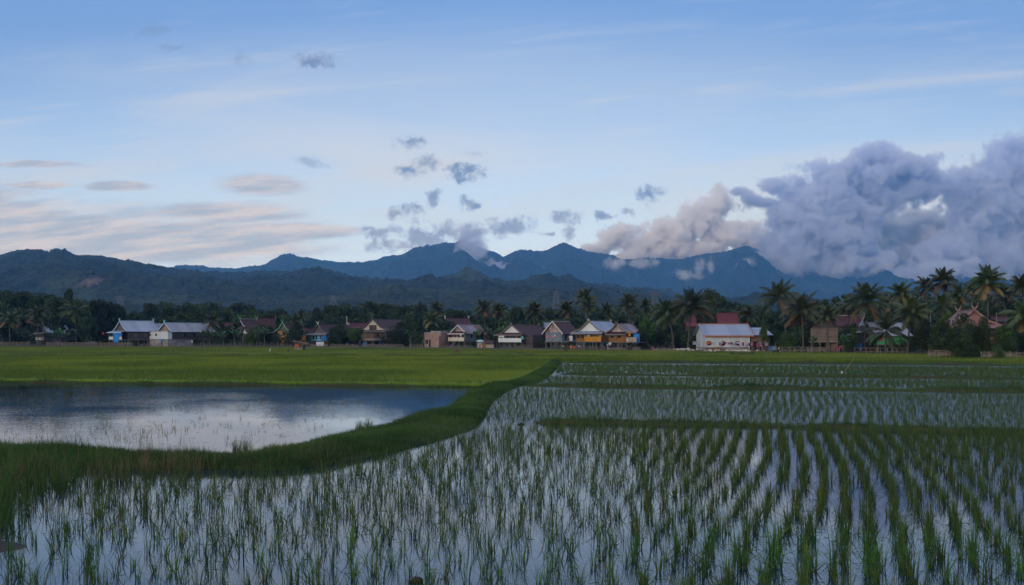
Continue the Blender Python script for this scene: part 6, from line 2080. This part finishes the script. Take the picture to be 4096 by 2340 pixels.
# ------------------------------------------------------------------ poles
def pole(px_, base, top, D, label, w=0.16, mat='trim_white', name='pole', lean=0.0):
    k = D / F
    zt = H - (top - HZ) * k - 0.09; zb = max(0, H - (base - HZ) * k - 0.09)
    mb = MB().tube([(0, 0, -0.2), (lean / 2, 0, zt / 2), (lean, 0, zt)], [w, w * 0.9, w * 0.7], 7)
    o = mb.build(name, mat, None, True); o.location = ((px_ - CX) * k, D, 0.09)
    return tag(o, label, 'pole')


pole(1387, 1300, 1264, 300, 'white concrete pole rising behind the dense round tree', 0.22)
pole(1706, 1330, 1306, 240, 'thin dark pole just behind the brick house', 0.07, 'post_wood')
pole(1689, 1391, 1334, 228, 'slanting bamboo pole at the left side of the brick house', 0.06, 'bamboo', lean=0.5)
pole(1644, 1388, 1340, 230, 'bare upright stick left of the brick house', 0.05, 'bamboo')
pole(3722, 1266, 1252, 150, 'short white pole above the dark round tree', 0.09)
pole(3986, 1290, 1250, 140, 'pale pole beside the dark rusty roof on the right', 0.09, 'concrete')
pole(3102, 1404, 1370, 173, 'stout weathered post right of the brick annex', 0.14, 'post_wood', 'gate_post')
pole(682, 1412, 1376, 150, 'thin cane stuck in the field below the white tin house', 0.025, 'bamboo', 'cane')
pole(778, 1398, 1384, 180, 'short cane in the field below the dark wooden house', 0.025, 'bamboo', 'cane')
pole(2423, 1420, 1390, 145, 'leaning cane in the grass before the orange house', 0.03, 'bamboo', 'cane', lean=-0.2)
pole(2614, 1424, 1388, 135, 'bare cane in the grass left of the palm pair', 0.03, 'bamboo', 'cane')
# leaning stake with a white rag in the paddy
D = dist(1503); k = D / F
r = thing('stake', 'slanting bamboo stake with a white rag between the far right paddies', 'stake', ((3362 - CX) * k, D, 0.0))
MB().bar((0, 0, -.1), (0.85, 0, 1.1), 0.03).build('cane', 'bamboo', r)
MB().hexa([(.0, -.04, .12), (.10, -.04, .1), (.10, .0, .1), (.0, 0, .12), (.04, -.04, .30), (.12, -.04, .27), (.12, 0, .27), (.04, 0, .30)]).build('rag', 'cloth_white', r)


# ------------------------------------------------------------------ washing
def cloth(px_, top, wpx, hpx, D, mat, label, name='garment', cat='garment', shape='shirt', group='washing hung out to dry'):
    k = D / F
    z = lambda py: H - (py - HZ) * k
    w_, h_ = wpx * k, hpx * k
    mb = MB()
    if shape == 'shirt':
        prof = [(-.5, -.12), (-.28, 0), (-.12, 0), (0, -.06), (.12, 0), (.28, 0), (.5, -.12), (.42, -.38), (.28, -.30), (.27, -1), (-.27, -1), (-.28, -.30), (-.42, -.38)]
    elif shape == 'trousers':
        prof = [(-.4, 0), (.4, 0), (.5, -1), (.12, -1), (0, -.4), (-.12, -1), (-.5, -1)]
    else:
        prof = [(-.5, 0), (-.17, .02), (.17, -.02), (.5, 0), (.48, -1), (.2, -.96), (-.2, -1.02), (-.49, -.97)]
    mb.prism_y([(x * w_, y * h_) for x, y in prof], -0.025, 0.025)
    o = mb.build(name, mat); o.location = ((px_ - CX) * k, D, z(top)); o.rotation_euler = (0, 0, random.uniform(-.25, .25))
    return tag(o, label, cat, group)


DW = dist(1405) - 1.1
kw = DW / F
zl = H - (1369 - HZ) * kw
for px_, lab in ((2816, 'left pole of the washing line by the white wall'), (2940, 'middle pole of the washing line by the white wall')):
    o = MB().bar((0, 0, 0), (0, 0, H - (1366 - HZ) * kw), 0.06).build('line_pole', 'post_wood'); o.location = ((px_ - CX) * kw, DW, 0.05); tag(o, lab, 'pole')
o = MB().tube([((x_ - CX) * kw, DW, zl - 0.03 * math.sin((x_ - 2816) / 62 * 3.14) ** 2) for x_ in range(2816, 3002, 6)], [0.012] * 31, 4).build('washing_line', 'steel')
tag(o, 'washing line stretched along the white tin wall', 'washing line')
WASH = [(2827, 8, 7, 'cloth_orange', 'rag', 'small orange cloth at the left end of the washing line'), (2836, 8, 8, 'cloth_orange', 'shirt', 'orange shirt second on the washing line'), (2846, 5, 6, 'trim_pink', 'rag', 'faded orange rag left of the first window'),
        (2873, 9, 14, 'cloth_white', 'shirt', 'white and red vest right of the first window'), (2879, 6, 13, 'cloth_red', 'rag', 'red cloth right of the first window'), (2890, 8, 5, 'cloth_cyan', 'rag', 'tiny turquoise cloth in the middle of the wall'),
        (2903, 7, 7, 'cloth_purple', 'shirt', 'dark purple shirt left of the second window'), (2914, 9, 9, 'cloth_red', 'shirt', 'red shirt over the second window'), (2925, 11, 8, 'cloth_black', 'trousers', 'black trousers right of the second window'),
        (2945, 6, 12, 'cloth_blue', 'trousers', 'blue trousers hung near the middle pole'), (2951, 11, 5, 'cloth_white', 'rag', 'white rag between the pole and third window'), (2960, 5, 10, 'cloth_white', 'rag', 'narrow white towel left of the third window'),
        (2973, 11, 16, 'cloth_red', 'shirt', 'big bright red shirt right of the third window'), (2979, 4, 12, 'cloth_white', 'rag', 'white strip of cloth beside the big red shirt')]
for px_, w_, h_, m_, sh, lab in WASH: cloth(px_, 1369, w_, h_, DW - 0.02 * random.random(), m_, lab, shape=sh)
cloth(2998, 1372, 8, 12, DW, 'cloth_black', 'dark cloth at the right corner of the white wall', shape='rag')
cloth(3007, 1371, 9, 12, DW - 1, 'cloth_pink', 'patterned pinkish cloth beside the annex doorway', shape='rag')
cloth(3040, 1368, 12, 18, DW - 1.5, 'cloth_grey', 'grey towel hung before the brick annex', shape='rag')
cloth(3066, 1372, 10, 12, DW - 1.5, 'cloth_grey', 'checked grey cloth right of the slim yellow-green tree', shape='rag')
cloth(2865, 1392, 5, 11, DW - .3, 'cloth_orange', 'bright orange jacket hanging low before the stone plinth', shape='shirt')
cloth(3118, 1390, 9, 15, 170, 'cloth_white', 'white towel on the bamboo railing right of the annex', 'towel', 'towel', 'rag')
cloth(2780, 1366, 18, 13, 178, 'cloth_grey', 'striped grey blanket hung left of the white house', 'blanket', 'blanket', 'rag')
cloth(2611, 1388, 9, 15, 178, 'cloth_magenta', 'dark pink blanket drying left of the palm trunks', 'blanket', 'blanket', 'rag')
cloth(2284, 1382, 8, 12, 200, 'cloth_orange', 'orange cloth drying under the slate blue house', shape='rag')
cloth(2296, 1384, 8, 11, 200, 'cloth_orange', 'rust coloured cloth right of the orange one under the slate blue house', shape='rag')
cloth(2306, 1383, 6, 11, 200, 'cloth_magenta', 'magenta shirt drying left of the orange house', shape='shirt')
cloth(2317, 1382, 9, 6, 199, 'cloth_white', 'cream cloth at the left corner of the orange house', shape='rag')
cloth(2253, 1382, 6, 5, 200, 'cloth_lime', 'tiny lime green cloth under the slate blue house', shape='rag')
cloth(2277, 1352, 4, 14, 205, 'cloth_red', 'red cloth hanging at the right of the slate blue house', shape='rag')
cloth(2219, 1338, 5, 7, 207, 'cloth_white', 'white cloth in the right window of the slate blue wall', shape='rag')
cloth(1818, 1339, 4, 9, 225, 'cloth_red', 'small red cloth in the cream veranda', shape='shirt')
cloth(1843, 1337, 6, 7, 225, 'cloth_white', 'white cloth hung inside the cream veranda', shape='rag')
cloth(2090, 1344, 7, 14, 218, 'cloth_cyan', 'pale blue towel hung in the white veranda', shape='rag')
cloth(768, 1362, 6, 9, 258, 'cloth_white', 'white shirt drying under the dark wooden house', shape='shirt')
cloth(412, 1329, 5, 9, 246, 'cloth_red', 'red cloth on the porch left of the blue tarpaulin', shape='rag')
cloth(2509, 1356, 7, 9, 186, 'cloth_white', 'white cloth over the balcony of the half rusty roofed house', shape='rag')


# green netting on the railing and fish net in the field
def sagging(px0, px1, top, bot, D, mat, name, label, cat, sag=0.5):
    k = D / F; mb = MB(); n = 10
    z = lambda py: H - (py - HZ) * k
    for i in range(n):
        a, b = i / n, (i + 1) / n
        xa, xb = (px0 + (px1 - px0) * a - CX) * k, (px0 + (px1 - px0) * b - CX) * k
        ta, tb = z(top) - sag * math.sin(math.pi * a) * 0.5, z(top) - sag * math.sin(math.pi * b) * 0.5
        ba, bb = z(bot) - 0.06 * math.sin(a * 20), z(bot) - 0.06 * math.sin(b * 20)
        mb.hexa([(xa, D, ba), (xb, D, bb), (xb, D + .03, bb), (xa, D + .03, ba), (xa, D - .1, ta), (xb, D - .1, tb), (xb, D - .07, tb), (xa, D - .07, ta)])
    return tag(mb.build(name, mat), label, cat)


sagging(3157, 3220, 1384, 1398, 166, 'tarp_green', 'net', 'dark green netting slung over the railing right of the white house', 'net', 0.3)
m, nt_, bs_ = nt_new('mesh_net')
bs_.inputs['Base Color'].default_value = (0.05, 0.06, 0.04, 1); bs_.inputs['Alpha'].default_value = 0.45; MATS['mesh_net'] = m
sagging(2918, 3016, 1406, 1423, 131, 'mesh_net', 'net', 'long dark see-through net sagging in the field before the white house', 'net', 0.35)
for px_ in (2918, 2966, 3016):
    o = MB().bar((0, 0, -.1), (0, 0, 1.1), 0.05).build('net_stake', 'post_wood'); o.location = ((px_ - CX) * 131 / F, 131, 0.1)
    tag(o, {2918: 'left stake of the sagging field net', 2966: 'middle stake of the sagging field net', 3016: 'right stake of the sagging field net'}[px_], 'stake')

# pale blue dish leaning by the bamboo hut
k = 221 / F
mb = MB(); mb.tube([(0, 0, 0), (0, -0.12, 0.0), (0, -0.20, 0)], [0.9, 0.75, 0.2], 20)
o = mb.build('satellite_dish', 'trim_sky'); o.location = ((1921 - CX) * k, 221, H - (1365 - HZ) * k); o.rotation_euler = (R(12), 0, 0); o.scale = (0.92, 1, 0.36)
tag(o, 'pale blue oval dish above the bamboo hut panels', 'dish')
o = MB().bar((0, 0.1, 0), (0, 0.1, H - (1367 - HZ) * k), 0.07).build('dish_pole', 'post_wood'); o.location = ((1921 - CX) * k, 221, 0.05); tag(o, 'thin pole carrying the pale blue dish', 'pole')


# ------------------------------------------------------------------ rubble, hay, small things
def rock_mesh(seed, r=0.2):
    g = random.Random(seed); mb = MB(); n = 8
    zz = [-.8, -.3, .35, .8]
    rr = [.45, 1.0, .85, .35]
    pts = []
    for j, z in enumerate(zz):
        for i in range(n):
            a = 6.283 * i / n
            q = rr[j] * g.uniform(.8, 1.2)
            pts.append((math.cos(a) * q * r * 1.3, math.sin(a) * q * r, z * r * g.uniform(.75, 1.1)))
    fs = [tuple(range(n))[::-1], tuple(range(3 * n, 4 * n))]
    for j in range(3):
        for i in range(n):
            fs.append((j * n + i, j * n + (i + 1) % n, (j + 1) * n + (i + 1) % n, (j + 1) * n + i))
    mb.add(pts, fs); return mb


ROCK = [rock_mesh(i).build('rock', 'stone') for i in range(6)]
used = [False] * 6
rk = random.Random(8)
for i in range(95):
    if i < 70:
        px_ = rk.choice([rk.uniform(2822, 2860), rk.uniform(2895, 3005), rk.uniform(2895, 3005), rk.uniform(2930, 3005)]); py = rk.uniform(1401, 1408)
        lab = 'pale limestone lump in the row at the foot of the white house'; grp = 'stones at the foot of the white house'
    else:
        px_ = rk.uniform(2700, 2745); py = rk.uniform(1399, 1405)
        lab = 'pale stone in the heap between the palm trunks'; grp = 'stones heaped between the palms'
    j = i % 6
    o = ROCK[j] if not used[j] else ROCK[j].copy()
    if used[j]: col.objects.link(o)
    used[j] = True
    x_, y_, _ = P(px_, py, 0.09)
    if py < 1405: y_ = min(y_, 171.5)
    o.location = (x_, y_, 0.12 + (rk.uniform(0, 0.4) if i >= 70 else 0.12 * rk.random()))
    s_ = rk.uniform(0.5, 1.35); o.scale = (s_, s_, s_ * rk.uniform(.6, 1)); o.rotation_euler = (0, 0, rk.uniform(0, 6))
    tag(o, lab, 'stone', grp)

# brown heaps of cut straw in the field
for px_, py, r_, lab in ((1827, 1412, 9, 'brown heap of dry straw in the field before the cream veranda house'), (2264, 1408, 4, 'small reddish straw heap in the field before the slate blue house'), (2122, 1421, 5, 'low brown straw heap on the field edge')):
    x_, y_, _ = P(px_, py, 0.09); k = y_ / F
    n = 260; g2 = np.random.default_rng(int(px_))
    z0 = np.zeros(n)
    v, q, t = blades(g2.normal(0, r_ * k * .35, n), g2.normal(0, .3, n), z0, np.abs(g2.normal(r_ * k * .9, .25, n)), np.full(n, 0.09), np.abs(g2.normal(0, .8, n)), g2.uniform(0, 6.28, n), np.full(n, 1.0), 2)
    o = np_mesh('straw_heap', v, q, 'grass', t); o.location = (x_, y_, 0.12); tag(o, lab, 'straw heap', 'straw heaps in the field')

for px_, py, s_, lab, mt in ((1668, 2330, 0.055, 'rounded brown stone half sunk at the bottom edge of the near paddy', 'soil'), (2085, 1699, 0.07, 'low clod of mud lying at the tip of the first cross bank', 'mud')):
    x_, y_, _ = P(px_, py)
    o = rock_mesh(int(px_), 0.2).build('clod', mt, None, True); o.location = (x_, y_, 0.02); o.scale = (s_ * 5, s_ * 5, s_ * 4); tag(o, lab, 'clod')


# ------------------------------------------------------------------ people and a dog, small and far
def skinned(name, joints, edges, radii, mat, parent=None, sub=1):
    me = bpy.data.meshes.new(name)
    me.from_pydata(joints, edges, [])
    o = bpy.data.objects.new(name, me); col.objects.link(o)
    md = o.modifiers.new('skin', 'SKIN')
    for i, r_ in enumerate(radii):
        me.skin_vertices[0].data[i].radius = (r_, r_)
    me.skin_vertices[0].data[0].use_root = True
    o.modifiers.new('sub', 'SUBSURF').levels = sub
    o.modifiers['sub'].render_levels = sub
    me.materials.append(MATS[mat])
    if parent: o.parent = parent
    return o


def person(px_, py, D, label, shirt, legs, pose='stand', rz=0.0, h=1.6):
    s_ = h / 1.7
    J = {'pel': (0, 0, .93), 'ch': (0, 0, 1.30), 'nk': (0, 0, 1.46), 'hd': (0, 0.02, 1.58), 'tp': (0, 0, 1.70),
         'ls': (-.19, 0, 1.40), 'le': (-.27, .03, 1.12), 'lh': (-.25, -.08, .88), 'rs': (.19, 0, 1.40), 're': (.27, .03, 1.12), 'rh': (.25, -.08, .88),
         'lk': (-.11, -.03, .50), 'la': (-.12, .02, .08), 'lf': (-.13, -.14, .03), 'rk': (.11, -.03, .50), 'ra': (.12, .02, .08), 'rf': (.13, -.14, .03)}
    if pose == 'bend':
        J.update({'ch': (0, -.30, 1.12), 'nk': (0, -.44, 1.16), 'hd': (0, -.54, 1.14), 'tp': (0, -.64, 1.08), 'ls': (-.18, -.36, 1.12), 'rs': (.18, -.36, 1.12),
                  'le': (-.22, -.42, .84), 're': (.22, -.42, .84), 'lh': (-.18, -.50, .58), 'rh': (.18, -.50, .58)})
    if pose == 'walk':
        J.update({'lk': (-.1, -.18, .52), 'la': (-.1, -.22, .1), 'lf': (-.1, -.38, .06), 'rk': (.1, .08, .5), 'ra': (.1, .32, .14), 'rf': (.1, .22, .04)})
    names = list(J); ix = {n_: i for i, n_ in enumerate(names)}
    pts = [tuple(c * s_ for c in J[n_]) for n_ in names]
    E = [('pel', 'ch'), ('ch', 'nk'), ('nk', 'hd'), ('hd', 'tp'), ('ch', 'ls'), ('ls', 'le'), ('le', 'lh'), ('ch', 'rs'), ('rs', 're'), ('re', 'rh'), ('pel', 'lk'), ('lk', 'la'), ('la', 'lf'), ('pel', 'rk'), ('rk', 'ra'), ('ra', 'rf')]
    rad = {'pel': .13, 'ch': .15, 'nk': .06, 'hd': .095, 'tp': .07, 'ls': .06, 'le': .045, 'lh': .03, 'rs': .06, 're': .045, 'rh': .03, 'lk': .06, 'la': .04, 'lf': .03, 'rk': .06, 'ra': .04, 'rf': .03}
    k = D / F
    r = thing('person', label, 'person', ((px_ - CX) * k, D, 0.09), rz)
    skinned('body', pts, [(ix[a], ix[b]) for a, b in E], [rad[n_] * s_ for n_ in names], 'skin', r)
    sub = ['ch', 'pel', 'ls', 'le', 'rs', 're', 'nk']; ii = {n_: i for i, n_ in enumerate(sub)}
    skinned('shirt', [pts[ix[n_]] for n_ in sub], [(ii['ch'], ii['pel']), (ii['ch'], ii['ls']), (ii['ls'], ii['le']), (ii['ch'], ii['rs']), (ii['rs'], ii['re']), (ii['ch'], ii['nk'])],
            [.175 * s_, .155 * s_, .085 * s_, .062 * s_, .085 * s_, .062 * s_, .075 * s_], shirt, r)
    sub = ['pel', 'lk', 'la', 'rk', 'ra']; ii = {n_: i for i, n_ in enumerate(sub)}
    skinned('trousers', [pts[ix[n_]] for n_ in sub], [(ii['pel'], ii['lk']), (ii['lk'], ii['la']), (ii['pel'], ii['rk']), (ii['rk'], ii['ra'])], [.15 * s_, .085 * s_, .06 * s_, .085 * s_, .06 * s_], legs, r)
    hd = Vector(pts[ix['hd']]); tp = Vector(pts[ix['tp']])
    MB().tube([hd.lerp(tp, .1) + Vector((0, .03, 0)), hd.lerp(tp, .6) + Vector((0, .02, 0)), tp + Vector((0, .01, .04))], [.112 * s_, .115 * s_, .05 * s_], 10).build('hair', 'hair', r, True)


DP = dist(1405) - 3
person(3030, 1404, DP, 'person in red top and dark skirt standing by the annex doorway', 'cloth_magenta', 'cloth_purple', rz=0.4, h=1.55)
person(3041, 1404, DP - .6, 'person in pink shirt bending forward right of the annex doorway', 'cloth_pink', 'cloth_black', 'bend', 0.8, h=1.55)
person(3048, 1406, DP - .2, 'person in dark clothes beside the slim yellow-green tree', 'cloth_black', 'cloth_grey', 'stand', -0.4, h=1.5)
person(2440, 1402, 183, 'person in white shirt standing left of the whitewashed gable house', 'cloth_white', 'cloth_black', 'stand', 0.2, h=1.6)
person(2431, 1402, 183, 'person in light blue shirt beside the one in white', 'denim', 'denim', 'stand', -0.3, h=1.3)
person(3356, 1416, 143, 'person in red shirt bending at the field edge before the brown wooden house', 'cloth_red', 'cloth_magenta', 'bend', 1.2, h=1.6)
# dog
k = 138 / F
r = thing('dog', 'black and white dog standing on the field edge right of the annex', 'dog', ((3106 - CX) * k, 138, 0.12), 1.4)
pts = [(0, .32, .42), (0, .05, .44), (0, -.25, .45), (0, -.42, .56), (0, -.52, .62), (0, -.66, .58),
       (-.08, .34, .26), (-.08, .40, .14), (-.08, .36, .0), (.08, .34, .26), (.08, .40, .14), (.08, .36, .0),
       (-.08, -.25, .22), (-.08, -.26, .0), (.08, -.25, .22), (.08, -.26, .0), (0, .5, .5), (0, .62, .62), (-.05, -.5, .72), (.05, -.5, .72)]
ed = [(0, 1), (1, 2), (2, 3), (3, 4), (4, 5), (0, 6), (6, 7), (7, 8), (0, 9), (9, 10), (10, 11), (2, 12), (12, 13), (2, 14), (14, 15), (0, 16), (16, 17), (4, 18), (4, 19)]
skinned('body', pts, ed, [.11, .12, .14, .08, .085, .04, .06, .035, .03, .06, .035, .03, .05, .03, .05, .03, .03, .02, .025, .025], 'cloth_black', r)
MB().tube([(0, -.30, .36), (0, -.36, .40), (0, -.44, .46)], [.10, .10, .05], 8).build('chest_patch', 'cloth_white', r, True)
# white egret far in the field
k = 150 / F
r = thing('egret', 'tiny white egret in the field left of the watch hut', 'bird', ((1079 - CX) * k, 150, 0.1), 0.8)
skinned('body', [(0, 0, .38), (0, .18, .34), (0, -.12, .44), (0, -.16, .60), (0, -.14, .74), (0, -.28, .73), (-.03, .02, .2), (-.03, .02, 0), (.03, .02, .2), (.03, .02, 0)],
        [(0, 1), (0, 2), (2, 3), (3, 4), (4, 5), (0, 6), (6, 7), (0, 8), (8, 9)], [.08, .04, .05, .025, .03, .008, .01, .008, .01, .008], 'cloth_white', r)
# flowering shrub
plant(('flower', 1), lambda: make_tree('bush', 21, 8.0, leaf=0.3, matn='leaf_bright'), ((1880 - CX) * 224 / F, 224, .09), (0.22, 0.22, 0.17), 0.4, 'low shrub with pinkish flowers right of the cream veranda house', 'shrub', 'shrubs at the village edge', 'shrub')
